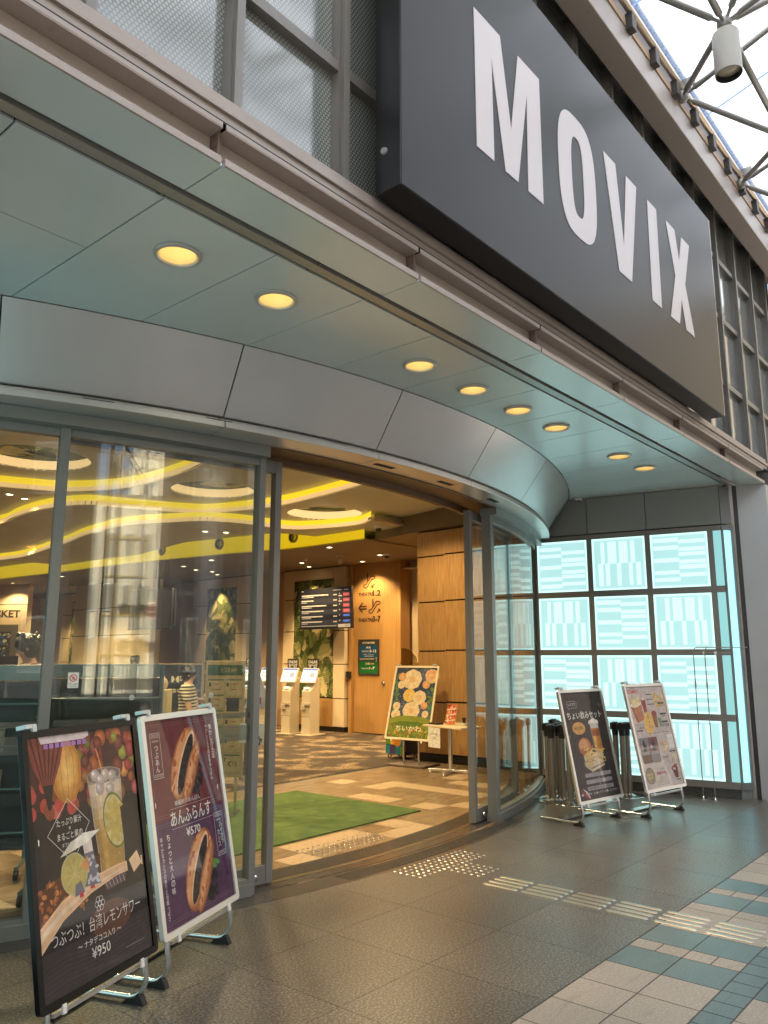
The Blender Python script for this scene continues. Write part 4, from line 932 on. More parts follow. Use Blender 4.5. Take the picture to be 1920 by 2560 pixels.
    A.ell(.16, .875, .115, .08, c('drink badge', .15, .11, .07)); A.ell(.16, .875, .1, .068, c('drink badge in', .24, .18, .11)); A.text('DRINK', .16, .85, .024, c('gold ink', .7, .5, .15), w=.16, al='C', bold=.02); A.text('BAR', .16, .88, .024, c('gold ink', .7, .5, .15), w=.11, al='C', bold=.02)
    A.text('ドリンクバー', .37, .815, .02, INK, w=.19); A.ell(.36, .862, .026, .018, RED); A.ell(.42, .862, .026, .018, BLU); A.text('¥490', .46, .848, .028, RED, w=.13, bold=.015)
    for k in range(4): A.rect(.36, .9+.014*k, .6-.02*k, .903+.014*k, GRY)
    A.poly([(.77, .82), (.92, .815), (.9, .93), (.81, .93)], c('cola dark', .12, .02, .02))
    for i in range(16): A.ell(r.uniform(.76, .93), r.uniform(.79, .85), .024, .014, (c('ice', .66, .58, .52), c('cola red', .3, .05, .04))[i % 2], 6, r.random())
    A.line([(.84, .82), (.82, .74)], .004, RED); A.line([(.86, .82), (.88, .74)], .004, INK); A.line([(.75, .78), (.72, .75)], .002, INK)
    A.rect(.05, .968, .6, .972, GRY); A.rect(.83, .945, .95, .953, INK)
    return A
def art_film(W, H):
    # a plain stand-in: night sky, a round grove of pale flowers, a green hill
    A = Art(W, H); r = random.Random(12); A.rect(0, 0, 1, 1, c('night blue', .05, .07, .13)); A.rect(0, .5, 1, .72, c('dusk blue', .09, .12, .18))
    for i in range(60): A.ell(r.uniform(0, 1), r.uniform(0, .6), .008, .005, c('star', .7, .66, .45), 6)
    for i in range(60): u = r.choice((r.uniform(0, .14), r.uniform(.86, 1))); A.ell(u, r.uniform(.1, .7), .05, .018, c('leaf teal', .06, .2, .17) if i % 2 else c('leaf moss', .16, .24, .06), 8, r.random()*3)
    A.ell(.9, .12, .16, .1, c('moon cream', .72, .56, .28))
    for u, v, a, k in ((.42, .17, .2, 0), (.40, .40, .13, 1), (.66, .43, .14, 0), (.5, .62, .18, 0), (.16, .13, .08, 2), (.17, .25, .08, 0), (.78, .24, .08, 2), (.8, .54, .07, 2), (.85, .66, .07, 0), (.14, .68, .1, 0), (.13, .56, .08, 0), (.85, .1, .11, 2)):
        m_ = (c('petal cream', .78, .64, .42), c('petal yellow', .76, .55, .16), c('petal peach', .72, .38, .2))[k]
        a *= 1.15
        for q in range(8): A.ell(u+a*.5*math.cos(q*PI/4), v+a*.32*math.sin(q*PI/4), a*.52, a*.33, m_, 14)
        A.ell(u, v, a*.34, a*.21, c('petal heart', .74, .5, .24), 14)
    A.poly([(0, .74), (.2, .7), (.5, .69), (.8, .7), (1, .73), (1, 1), (0, 1)], c('hill green', .26, .3, .05)); A.poly([(0, .82), (.3, .77), (.7, .77), (1, .82), (1, 1), (0, 1)], c('hill moss', .12, .2, .04))
    for i in range(130): u = r.uniform(0, 1); A.ell(u, r.uniform(.82+.08*abs(2*u-1)*-1+.06, .98), .045, .017, (c('leaf moss', .16, .24, .06), c('hill green', .26, .3, .05), c('leaf rust', .4, .14, .05), c('leaf gold', .56, .42, .06))[r.choice((0, 0, 1, 1, 2, 3))], 8, r.random()*3)
    A.text('ちいかわ', .5, .83, .075, c('title cream', .85, .78, .55), w=.62, al='C', bold=.02)
    return A
stand('black framed poster stand with a lemon sour drink and ¥950, nearest the camera', (1.952, 3.2), .37, art_lemon, BLKF, zb=.207)
stand('silver framed poster stand with two filled buns and ¥570 on maroon and purple', (2.687, 3.504), .398, art_bun, mat('white aluminium', (.78, .76, .72), .3, .5), zb=.215)
stand('silver framed poster stand with beer, burger and fries on dark brown', (7.262, 3.464), -.139, art_beer, ALU, zb=.194)
stand('silver framed poster stand with a cream combo menu, nearest the pillar', (8.029, 3.132), -.166, art_combo, ALU, zb=.235)

# tape barrier posts parked in a cluster
bp_ = thing('barrier_post', 'steel tape barrier post in the tight cluster behind the beer poster', 'barrier post', (0, 0, 0), 0, 'tape barrier posts parked by the lit wall')
g = MB().lathe([(.168, 0), (.17, .004), (.165, .009), (.1, .014), (.045, .022), (.034, .03)], 32); g.build('base', mat('base disc steel', (.5, .5, .48), .16, 1), bp_, smooth=True)
MB().lathe([(.0325, .02), (.0325, .70)], 18).build('pole', DSTEEL, bp_, smooth=True)
g = MB().lathe([(.034, .66), (.037, .70), (.037, .80), (.033, .806), (.0001, .806)], 18)
for a in range(4):
    M = Matrix.Rotation(a*PI/2, 4, 'Z'); g.box(.03, -.02, .725, .058, .02, .795, 0, M)
g.build('tape_head', BLACK, [q for q in bp_.children if q.name.startswith('pole')][0])
sp_ = [(a+.17, b_) for a, b_ in [(7.79, 4.36), (7.98, 4.16), (8.06, 4.42), (8.19, 4.24), (8.30, 4.55), (8.38, 4.06), (8.44, 4.35), (8.52, 4.72), (8.60, 4.18), (8.66, 4.46), (7.86, 4.27), (8.1, 4.3), (7.95, 4.5), (8.56, 3.88), (8.6, 3.98), (8.2, 3.98)]]
for i, (x_, y_) in enumerate(sp_):
    if i == 0: bp_.location = (x_, y_, 0)
    else: dup(bp_, (x_, y_, 0), rnd.uniform(0, 1.5))
fl = dup(bp_, (8.81, 3.86, 0), .4, 'tape barrier post standing right of the beer poster, nearest the combo menu'); 
fl2 = dup(bp_, (7.93, 4.14, 0), .2, 'frontmost tape barrier post, against the left edge of the beer poster')
# two hooked chrome poles
for i, (x_, y_, lb, ax) in enumerate(((9.17, 3.17, 'thin chrome pole with a bent hanging arm, nearer the lit wall', .36), (9.16, 3.04, 'thin chrome pole with a bent hanging arm, nearer the pillar', .45))):
    t = thing('banner_pole', lb, 'banner pole', (x_, y_, 0), R(-62))
    MB().lathe([(.045, 0), (.045, .004), (.012, .012), (.0055, .03)], 18).build('foot', CHROME, t, smooth=True)
    pts = [(0, 0, .02), (0, 0, 1.60)]+[(.045-.045*math.cos(a*PI/12), 0, 1.60+.045*math.sin(a*PI/12)) for a in range(1, 7)]+[(ax, 0, 1.645)]
    MB().tube(pts, .0055, 10).build('rod', DSTEEL, t, smooth=True)
    MB().tube([(0, 0, 1.585), (ax-.12, 0, 1.585)], .003, 8).build('hanging_bar', DSTEEL, t)
    MB().box(-.009, -.009, 1.20, .009, .009, 1.27).build('grip', mat('grip grey', (.3, .3, .3), .5), t, bevel=.003)
    MB().box(.1, -.008, 1.565, .125, .008, 1.6).build('clip', WHITEP, t)
# ================================================================== LOBBY SHELL
CEIL = mat('lobby ceiling grey', (.60, .62, .53), .7, noise=.06, nscale=2)
CEILD = mat('lobby ceiling brown', (.20, .15, .10), .7, noise=.06, nscale=2)
COVE = glow('cove yellow', (.82, .58, .02), .40); LIP = glow('cove cream', (.95, .62, .26), .30)  # riser and lip faces glow themselves, standing in for hidden cove strips
cl = thing('lobby_ceiling', 'stepped lobby ceiling with wavy yellow lit coves and round wells', 'ceiling', (6, 10, 3.47))
C1 = [(5.1, 4.2), (5.35, 6.), (5.7, 7.38), (5.97, 8.54), (6.05, 9.77), (5.87, 10.47), (5.51, 11.0), (5.12, 11.2), (4.78, 11.35), (4.2, 11.5), (2.5, 12.2), (-4, 13)]
C2 = [(7.2, 4.2), (7.5, 5.9), (7.67, 6.78), (7.79, 7.29), (7.92, 8.04), (8.0, 8.86), (7.92, 9.5), (7.68, 10.31), (7.29, 10.6), (6.93, 10.77), (6.3, 11.0), (6.01, 11.14), (5.82, 11.6), (5.75, 12.25), (5.82, 13.1), (5.93, 13.92), (5.7, 16), (5, 19), (4, 26)]
C3 = [(9.29, 8.18), (9.46, 8.5), (9.47, 8.8), (9.42, 9.1), (9.24, 9.66), (8.96, 9.9), (8.56, 9.96), (8.17, 10.0), (7.85, 10.12), (7.55, 10.32), (7.31, 10.83), (7.1, 11.3), (7.0, 11.9), (7.06, 12.6), (7.15, 13.28), (7.38, 14.27), (7.54, 15.25), (7.79, 16.64), (7.85, 17.4), (7.75, 18.1)]
C3B = [(8.23, 18.0), (8.88, 17.95), (9.46, 17.92), (9.69, 17.75), (9.78, 17.2), (9.63, 16.27), (9.33, 15.03), (9.09, 13.97), (8.87, 12.84), (8.69, 11.87), (8.71, 11.21), (8.92, 10.65), (9.27, 10.28), (9.62, 10.14), (10.09, 10.02), (10.75, 9.55), (11.0, 9.1), (11.2, 8.6), (11.2, 8.2)]
C4 = [(9.6, 8.6), (9.64, 9.76), (9.6, 10.6), (9.44, 11.3), (9.13, 13.45), (8.95, 15.4), (8.9, 17.41), (8.73, 20.2), (8.6, 26)]
def smooth(P, k=4):
    out_ = []
    for i in range(len(P)-1):
        p0, p1, p2, p3 = P[max(0, i-1)], P[i], P[i+1], P[min(len(P)-1, i+2)]
        for j in range(k):
            t = j/k; out_.append(tuple(.5*((2*p1[q])+(-p0[q]+p2[q])*t+(2*p0[q]-5*p1[q]+4*p2[q]-p3[q])*t*t+(-p0[q]+3*p1[q]-3*p2[q]+p3[q])*t**3) for q in (0, 1)))
    return out_+[P[-1]]
def circ(cx_, cy_, r, n=40): return [(cx_+r*math.cos(-2*PI*i/n), cy_+r*math.sin(-2*PI*i/n)) for i in range(n)]
W_ = [(4.64, 10.02, .70, 4.12), (6.92, 9.2, .60, 3.95), (8.73, 8.67, .60, 3.79)]
# top layer, then each lower terrace with its lit riser
g = MB(); g.prism([(-4, 4.2), (6.4, 4.2), (6.4, 11.7), (-4, 13.2)], 4.12, 4.14, [circ(*W_[0][:3])]); g.build('ceiling_layer', CEIL, cl, world=True)
def riser(name, pts, z0, z1, zc):
    """vertical wavy strip: cream lip at the bottom, lit cove above"""
    g = MB()
    for a, b_ in zip(pts, pts[1:]):
        d_ = Vector((b_[0]-a[0], b_[1]-a[1], 0)); n_ = Vector((-d_.y, d_.x, 0)).normalized()*.05
        g.add([(a[0]+n_.x, a[1]+n_.y, z0), (b_[0]+n_.x, b_[1]+n_.y, z0), (b_[0]+n_.x, b_[1]+n_.y, zc), (a[0]+n_.x, a[1]+n_.y, zc)], [(0, 1, 2, 3)], 1)
        g.add([(a[0]+n_.x, a[1]+n_.y, zc), (b_[0]+n_.x, b_[1]+n_.y, zc), (b_[0], b_[1], zc), (a[0], a[1], zc)], [(0, 1, 2, 3)], 1)
        g.add([(a[0], a[1], zc), (b_[0], b_[1], zc), (b_[0], b_[1], z1), (a[0], a[1], z1)], [(0, 1, 2, 3)], 0)
    g.build(name, [COVE, LIP], cl, world=True)
sc_xy = lambda P, q: [(a*q, b_*q) for a, b_ in P]
s1 = smooth(C1); s2 = smooth(sc_xy(C2, .978)); s3 = smooth(sc_xy(C3, .972)); s3b = smooth(sc_xy(C3B, .972)); s4 = smooth(C4)
riser('cove', s1, 3.95, 4.12, 4.015)
g = MB(); g.prism(s1+[(-4, 26), (6.2, 26), (8.2, 12), (8.2, 4.2)], 3.95, 3.97, [circ(*W_[1][:3])]); g.build('ceiling_layer', CEIL, cl, world=True)
riser('cove', s2, 3.79, 3.95, 3.85)
g = MB(); g.prism(s2+[(9.8, 26), (9.8, 4.2)], 3.79, 3.81, [circ(*W_[2][:3])]); g.build('ceiling_layer', CEIL, cl, world=True)
g = MB(); g.prism(s3+s3b, 3.64, 3.675); g.build('floating_panel', CEIL, cl, world=True)
riser('cove', s3, 3.64, 3.79, 3.70)
g = MB(); g.box(9.04, 7.90, 3.64, 10.93, 7.97, 3.69); g.box(9.10, 7.94, 3.6905, 10.86, 8.01, 3.75); g.build('cornice', mat('cornice cream', (.62, .52, .36), .5), cl, world=True)
g = MB()
for a, b_ in zip(s4, s4[1:]): g.add([(a[0], a[1], 3.47), (b_[0], b_[1], 3.47), (b_[0], b_[1], 4.0), (a[0], a[1], 4.0)], [(0, 1, 2, 3)])
g.build('yellow_fascia', glow('fascia yellow', (.80, .55, .01), .28), cl, world=True)  # fascia face glows itself in place of cove light falling on it
g = MB(); g.prism(s4+[(12.6, 26), (12.6, 8.6)], 3.47, 3.49); g.build('ceiling_layer', CEILD, cl, world=True)
g = MB(); g.prism([(9.55, 4.6), (9.55, 6.9), (9.85, 8.1), (9.95, 8.65), (12.6, 8.65), (12.6, 4.6)], 3.5, 3.52); g.prism([(9.53, 4.6), (9.53, 6.9), (9.83, 8.1), (9.93, 8.65), (9.95, 8.65), (9.85, 8.1), (9.55, 6.9), (9.55, 4.6)], 3.5, 3.86); g.build('ceiling_layer', CEILD, cl, world=True)
LEAFC = [flat('leaf deep', (.06, .085, .025), .6), flat('leaf mid', (.17, .19, .06), .6), flat('leaf pale', (.52, .44, .22), .6), flat('leaf shadow', (.035, .05, .018), .6)]
LEAFB = flat('leaf ground', (.11, .125, .045), .6)
def fronds(A, n, seed, s=.3):
    r = random.Random(seed); asp = A.W/A.H
    A.rect(0, 0, 1, 1, LEAFB)
    for i in range(n):
        u, v = r.uniform(-.05, 1.05), r.uniform(0, 1); a = r.uniform(-2.6, -.5); L = s*r.uniform(.6, 1.2); m_ = LEAFC[r.choice((0, 0, 1, 1, 2, 2, 3))]; cv = r.uniform(-.8, .8)
        if r.random() < .12:
            A.poly([(min(1, max(0, u+L*.5*t_*math.cos(q))), min(1, max(0, v+L*.5*t_*math.sin(q)*asp))) for q, t_ in ((a, 1.1), (a+.7, .7), (a+1.2, .85), (a+2.2, .5), (a+3.1, .55), (a+4.1, .5), (a+5.1, .85), (a+5.6, .7))], m_); continue
        for k in range(11):
            t = k/10; x = u+L*t*math.cos(a+cv*t); y = v+L*t*math.sin(a+cv*t)*asp
            for sd_ in (-1, 1):
                b_ = a+cv*t+sd_*.95; l2 = L*.42*math.sin(PI*(.15+.8*t)); 
                P = [(x, y), (x+l2*math.cos(b_), y+l2*math.sin(b_)*asp)]
                if all(0 < p[0] < 1 and 0 < p[1] < 1 for p in P): A.line(P, .017*s/.3*A.W, m_); A.l -= 1
        A.l += 1
    return A
for i, (x_, y_, r_, z_) in enumerate(W_):
    t = thing('ceiling_well', ('round lit ceiling well with leaf print, leftmost and cut by the frame', 'round lit ceiling well with leaf print, behind the left screen', 'round lit ceiling well with leaf print, seen through the open doorway')[i], 'ceiling well', (x_, y_, z_), 0, 'round wells in the lobby ceiling')
    g = MB().lathe([(r_, 0), (r_+.005, .13), (r_+.03, .15)], 48); g.build('well_ring', glow('well cream', (.95, .63, .28), .38), t, smooth=True)  # ring wall glows itself in place of light caught in the well
    A = fronds(Art(2*r_+.2, 2*r_+.2), 46, 20+i, .36); A.step = .0002
    A.mb(Matrix(((1, 0, 0, -r_-.1), (0, 1, 0, -r_-.1), (0, 0, -1, .152), (0, 0, 0, 1)))).build('leaf_print', A.mats, t)
    l = bpy.data.lights.new('well_lamp', 'POINT'); l.energy = 1.2; l.color = (1, .78, .45); l.shadow_soft_size = .15; lo = bpy.data.objects.new('well_lamp', l); COL.objects.link(lo); lo.location = (x_, y_, z_-.15)
# walls
CRM = mat('cream wall panel', (.60, .47, .30), .55, noise=.04, nscale=3); GAPM = mat('panel gap', (.025, .012, .012), .6); SKIRT = mat('black skirting', (.012, .01, .01), .4)
def wood(name, a, b_, rot, sc):
    m, n, b = nodemat(name); v = objcoord(n, sc, rot)
    n.links.new(ramp(n, texnoise(n, v, 3, 6, .6), [(.25, a), (.6, b_), (.8, [min(1, x*1.15) for x in b_])]), b.inputs['Base Color']); b.inputs['Roughness'].default_value = .45; return m
WOODV = wood('vertical ash veneer', (.33, .17, .05), (.42, .23, .075), (0, 0, 0), (22, 22, .5))
WOODD = wood('diagonal oak veneer', (.34, .18, .065), (.50, .29, .11), (R(40), 0, 0), (4, 16, 1.2))
sh = thing('lobby_wall', 'outer shell walls of the lobby', 'wall', (12.8, 14, 0))
g = MB(); g.box(12.6, 3.4, 0, 12.8, 26.2, 4.4); g.box(-4.2, 26, 0, 12.6, 26.2, 4.4); g.box(-4.2, 5., 0, -4, 26, 4.4); g.box(-4.2, 3.2, 4.32, 12.8, 26.2, 4.4); g.box(9.65, 3.3, 0, 12.6, 3.5, 4.4)
g.box(-4.2, 2.8, 3.62, 12.8, 3.2, 7.2); g.build('shell', CRM, sh, world=True)
LN = [2.80, 2.09, 1.385, .68]
XW = 12.13
def bay(name, label, yc_, w_, leafw, seed):
    t = thing(name, label, 'wall panel', (XW, yc_, 0), 0, 'pilasters along the lobby wall'); a, b_ = yc_-w_/2, yc_+w_/2; la, lb_ = yc_-leafw/2, yc_+leafw/2
    zs = [.1]+LN[::-1]+[3.46]
    for z0, z1 in zip(zs, zs[1:]):
        for ya, yb in ((a, la-.012), (lb_+.012, b_)): MB().box(XW, ya, z0+.01, XW+.3, yb, z1-.01).build('panel', CRM, t, world=True)
    MB().box(XW, la-.0, 3.215, XW+.3, lb_, 3.45).build('panel', CRM, t, world=True); MB().box(XW+.012, la, .1, XW+.3, lb_, .67).build('panel', WOODV, t, world=True)
    MB().box(XW+.03, a+.01, .1, XW+.29, b_-.01, 3.47).build('gap_backing', GAPM, t, world=True); MB().box(XW+.02, a, 0, XW+.3, b_, .099).build('skirting', SKIRT, t, world=True)
    A = fronds(Art(leafw, 2.5), 260, seed, .30); A.mb(panelM((XW+.02, lb_, 3.2), (0, -1, 0), (0, 0, -1))).build('leaf_print', A.mats, t, world=True)
    l = bpy.data.lights.new('wall_washer', 'SPOT'); l.energy = 80; l.color = (1, .68, .34); l.spot_size = R(62); l.spot_blend = .5; l.shadow_soft_size = .03
    lo = bpy.data.objects.new('wall_washer', l); COL.objects.link(lo); lo.location = (XW-.34, yc_, 3.44); lo.rotation_euler = (0, R(-14), 0)
bay('leaf_pilaster', 'cream pilaster with leaf print behind the screen and ticket kiosks', 12.37, 1.9, 1.24, 1)
bay('leaf_pilaster', 'cream pilaster with leaf print seen through the left glass, beside the doorway post', 15.6, 2.0, 1.16, 2)
bay('leaf_pilaster', 'cream pilaster with leaf print deep in the lobby, left of the hanging screens', 22.4, 2.2, 1.05, 3)
rw = thing('recess_wall', 'plain cream recessed wall between the leaf pilasters', 'wall', (12.45, 14, 0)); g = MB(); g.box(12.4, 13.3, 0, 12.5, 14.7, 3.47); g.box(12.4, 16.6, 0, 12.5, 21.4, 3.47); g.build('recess', mat('recess cream', (.5, .33, .18), .6), rw, world=True)
A = Art(.9, .3); A.text('hotcho', .0, .0, 1., mat('brown letters', (.12, .06, .03), .5), w=.9); A = None
bw = thing('counter_wall', 'broad cream wall panel behind the hanging screens', 'wall', (10.9, 16.9, 0))
g = MB(); g.box(11.0, 16.9, 0, 11.3, 20.6, 3.46); g.build('panel', mat('dim cream', (.58, .45, .27), .6), bw, world=True)
g = MB(); 
for z_ in (2.80, 2.09): g.box(10.994, 16.9, z_-.012, 10.999, 20.6, z_+.012)
g.build('panel_gap', GAPM, bw, world=True)
# wooden door wall with theatre directions
dw = thing('veneer_wall', 'tall wooden wall with theatre direction symbols and a knob', 'wall', (12.26, 10.8, 0))
MB().box(12.26, 10.11, .02, 12.5, 11.27, 3.48).build('veneer', WOODV, dw, world=True); MB().box(12.2, 11.28, .0, 12.5, 11.36, 3.48).build('side_panel', WOODV, dw, world=True)
MB().box(12.25, 10.07, .0, 12.4, 10.105, 3.48).build('edge_gap', GAPM, dw, world=True); MB().box(12.2, 9.95, 0, 12.5, 10.06, 3.48).build('door_jamb', WOODV, dw, world=True)
DOORM = panelM((12.258, 11.27, 3.48), (0, -1, 0), (0, 0, -1))
A = Art(1.16, 3.46); DK = mat('dark brown letters', (.035, .014, .012), .5); Wd, Hd = 1.16, 3.46
yu = lambda y: (11.27-y)/Wd
zv = lambda z: (3.48-z)/Hd
def esc(A, y0, z0, down):
    p = lambda dy, dz: (yu(y0-dy), zv(z0+dz)); t_ = .026
    A.line([p(.0, .0), p(.06, .0), p(.20, .17), p(.26, .17), p(.29, .19), p(.29, .215), p(.26, .235), p(.18, .235), p(.04, .065), p(-.0, .065), p(-.025, .045), p(-.025, .02), p(.0, .0)], t_, DK)
    A.ell(*p(.085, .285), .016, .0055, DK); A.poly([p(.065, .265), p(.105, .265), p(.1, .15), p(.07, .13)], DK)
    if down: A.line([p(.28, .07), p(.20, .0)], t_, DK); A.line([p(.2, .05), p(.2, .0), p(.25, .0)], t_, DK)
    else: A.line([p(.20, .0), p(.28, .07)], t_, DK); A.line([p(.23, .07), p(.28, .07), p(.28, .02)], t_, DK)
esc(A, 10.97, 2.965, True); A.text('THEATRE', yu(11.14), zv(2.866), .021, DK, w=.36, bold=.03); A.text('1.2', yu(10.74), zv(2.905), .036, DK, w=.19, bold=.035)
esc(A, 10.82, 2.435, False); A.line([(yu(10.90), zv(2.58)), (yu(11.09), zv(2.58))], .027, DK); A.line([(yu(10.90), zv(2.525)), (yu(11.09), zv(2.525))], .027, DK); A.line([(yu(11.02), zv(2.66)), (yu(11.12), zv(2.553)), (yu(11.02), zv(2.45))], .03, DK)
A.text('THEATRE', yu(11.14), zv(2.334), .021, DK, w=.36, bold=.03); A.text('3-7', yu(10.74), zv(2.373), .036, DK, w=.19, bold=.035)
A.mb(DOORM).build('direction_lettering', A.mats, dw, world=True)
MB().lathe([(.045, 0), (.045, .012), (.03, .02), (.02, .035), (.0001, .04)], 18, M=Matrix.Translation((12.26, 10.45, 1.01)) @ Matrix.Rotation(-PI/2, 4, 'Y')).build('knob', STEEL, dw, world=True)
ib = thing('information_board', 'dark information board with blue and green theatre panels on the wooden wall', 'information board', (12.25, 10.84, 1.17))
g = MB(); g.box(12.238, 10.555, 1.17, 12.258, 11.12, 1.895); g.build('board', mat('board charcoal', (.04, .035, .03), .4), ib, world=True)
A = Art(.565, .725); PW = flat('pale sign ink', (.7, .66, .55)); A.rect(.07, .17, .93, .52, c('sign blue', .015, .07, .15)); A.rect(.07, .62, .93, .95, c('sign green', .012, .12, .03))
A.text('INFORMATION', .5, .07, .055, PW, w=.6, al='C', bold=.012); A.text('南館', .5, .2, .06, PW, w=.22, al='C', bold=.01); A.text('THEATRE', .16, .315, .04, PW, w=.36); A.text('8-12', .56, .29, .075, PW, w=.32, bold=.015); A.text('Dolby Cinema', .5, .405, .032, PW, w=.52, al='C'); A.rect(.3, .465, .75, .475, PW); A.rect(.08, .545, .78, .56, PW); A.line([(.88, .5), (.88, .63)], .006, PW)
A.text('北館', .46, .65, .06, PW, w=.22, al='C', bold=.01); A.rect(.6, .67, .78, .7, c('pink chip', .6, .2, .15)); A.text('THEATRE', .16, .795, .04, PW, w=.36); A.text('1-7', .56, .77, .075, PW, w=.25, bold=.015)
A.mb(panelM((12.2375, 11.12, 1.895), (0, -1, 0), (0, 0, -1))).build('print', A.mats, ib, world=True)
cr = thing('card_reader', 'small black card reader at the edge of the wooden wall', 'card reader', (12.16, 11.32, 1.17)); MB().box(-.03, -.06, -.06, .03, .06, .07).build('case', BLACK, cr, bevel=.008); MB().box(-.034, -.02, .0, -.031, .02, .03).build('sensor_window', STEEL, cr)
# niche with orange wall
nw = thing('orange_wall', 'orange painted wall in the gap beside the oak panelled wall', 'wall', (13, 9.2, 0)); MB().box(13.4, 7.4, 0, 13.5, 10., 3.3).build('orange', mat('orange paint', (.62, .14, .015), .6), nw, world=True); MB().box(12.3, 7.4, 3.3, 13.5, 10, 3.32).build('niche_ceiling', CRM, nw, world=True)
# oak panelled block
ow = thing('oak_wall', 'oak panelled wall with dark horizontal joints beside the right door', 'wall', (9.7, 6, 0))
zs = [.11, .866, 1.625, 2.372, 3.085, 3.485]
for ya, yb, xo in ((7.04, 7.56, 0.02), (5.0, 7.03, 0)):
    for z0, z1 in zip(zs, zs[1:]):
        o_ = .0 if ya > 7 else .012*1
        MB().box(9.68+xo, ya, z0+.012+o_, 9.9, yb, z1-.012+o_*(z1 < 3.4)).build('panel', WOODD, ow, world=True)
MB().box(9.72, 5.0, .1, 12.6, 7.555, 3.49).build('core', GAPM, ow, world=True); MB().box(9.69, 5.0, 0, 12.3, 7.56, .105).build('skirting', SKIRT, ow, world=True); MB().box(9.9, 7.545, .1, 12.6, 7.56, 3.48).build('side_face', WOODV, ow, world=True)
# ================================================================== LOBBY OBJECTS
# schedule screen
ss = thing('schedule_screen', 'wall mounted film schedule screen above the ticket kiosks', 'screen', (10.5, 10.4, 2.03))
tl_, tr_ = Vector((11.72, 12.36, 2.96)), Vector((11.84, 10.98, 2.965))
A = Art(1.39, .83); scr = glow('screen dark', (.012, .012, .014), .35); A.rect(0, 0, 1, 1, scr); LT_ = glow('screen text', (.6, .55, .45), .1); PK = glow('screen red', (.45, .07, .08), .35); BL2 = glow('screen blue', (.05, .10, .33), .5)
r = random.Random(2)
for k in range(6):
    v = .13+.135*k
    if k % 2: A.rect(0, v-.01, 1, v+.125, glow('screen band', (.025, .025, .028), .35))
    A.rect(.03, v+.02, .03+r.uniform(.22, .55), v+.048, LT_); A.rect(.03, v+.07, .03+r.uniform(.1, .25), v+.085, LT_); A.rect(.66, v+.025, .73, v+.055, LT_); A.rect(.775, v+.0, .79, v+.03, LT_); A.rect(.765, v+.055, .825, v+.09, LT_ if k < 2 else scr); A.rect(.85, v, .97, v+.085 if k < 4 else v+.05, PK if k < 4 else BL2)
    if k < 4: A.text('ご案内中', .91, v+.025, .035, LT_, w=.09, al='C')
A.rect(.03, .04, .07, .06, LT_); A.rect(.66, .05, .82, .065, LT_); A.rect(.87, .05, .95, .065, LT_); A.rect(.02, .94, .72, .955, LT_); A.rect(.75, .91, .98, .99, LT_); A.text('販売', .92, .925, .045, scr, w=.08, al='C')
dn = Vector((0.03, -.0, -1)).normalized(); PMs = panelM(tl_, tr_-tl_, dn)
A.mb(PMs).build('display', A.mats, ss, world=True); MB().box(-.012, -.012, -.06, 1.405, .845, -.001, 0, PMs).build('casing', BLACK, ss, world=True); MB().box(.4, .2, -.3, 1., .6, -.061, 0, PMs).build('bracket', BLACK, ss, world=True)
# ticket kiosks
KB = mat('kiosk cream', (.55, .48, .35), .45)
ki = thing('ticket_kiosk', 'cream online ticket kiosk standing nearest the wooden wall', 'ticket kiosk', (0, 0, 0), 0, 'online ticket kiosks')
KM = Matrix(((0, 0, 1, 0), (1, 0, 0, 0), (0, 1, 0, 0), (0, 0, 0, 1)))
# profile in (y forward, z): faces local -y
def ex(P, x0, x1): return MB().prism(P, x0, x1, (), Matrix(((0, 0, 1, 0), (1, 0, 0, 0), (0, 1, 0, 0), (0, 0, 0, 1))))
ex([(-.14, .02), (.16, .02), (.16, 1.12), (.05, 1.12), (-.02, .95), (-.14, .86)], -.11, .11).build('body', KB, ki, bevel=.006)
MB().box(-.2, -.22, 0, .2, .26, .018).build('base_plate', KB, ki, bevel=.004)
TI = Matrix.Translation((0, -.1, 1.0)) @ Matrix.Rotation(R(-22), 4, 'X')
km_ = MB().box(-.2, -.02, .02, .2, .02, .33, 0, TI).build('monitor', mat('monitor frame', (.6, .56, .47), .35), ki, bevel=.006)
A = Art(.37, .27); A.rect(0, 0, 1, 1, glow('kiosk screen', (.55, .58, .56), .7)); A.rect(0, 0, 1, .16, glow('kiosk blue', (.05, .09, .25), .7)); A.rect(.12, .3, .45, .7, glow('kiosk grey', (.2, .2, .2), .7)); A.rect(.55, .3, .88, .7, glow('kiosk grey', (.2, .2, .2), .7)); A.rect(.18, .38, .4, .62, glow('kiosk screen', (.55, .58, .56), .7))
A.mb(TI @ panelM((-.185, -.0205, .318), (1, 0, 0), (0, 0, -1))).build('touch_screen', A.mats, km_)
ks_ = MB().box(-.15, .06, 1.24, .15, .075, 1.50).build('sign_plate', mat('kiosk sign brown', (.03, .02, .018), .5), ki); MB().box(-.02, .02, 1.1, .02, .059, 1.35).build('sign_arm', BLACK, ki)
A = Art(.28, .17); A.text('ONLINE', .5, .08, .36, WHI, w=.86, al='C', bold=.015); A.text('TICKET', .5, .56, .36, WHI, w=.84, al='C', bold=.015); A.mb(panelM((-.14, .0595, 1.48), (1, 0, 0), (0, 0, -1))).build('sign_lettering', A.mats, ks_)
g = MB(); g.box(-.10, -.19, .50, .0, -.141, .58); g.box(-.10, -.175, .582, .10, -.141, .63); g.box(-.09, -.143, .66, .09, -.1405, .668); g.build('ticket_slot', mat('slot grey', (.45, .4, .32), .4), ki, bevel=.003)
MB().box(-.06, -.15, .9, .06, -.08, .94, 0, None).build('scanner', glow('scanner glow', (.6, .62, .5), .5), ki); MB().box(-.108, -.1412, .36, .108, -.1404, .366).build('door_line', GAPM, ki)
ki.location = (11.36, 11.62, 0); ki.rotation_euler = (0, 0, R(-84))
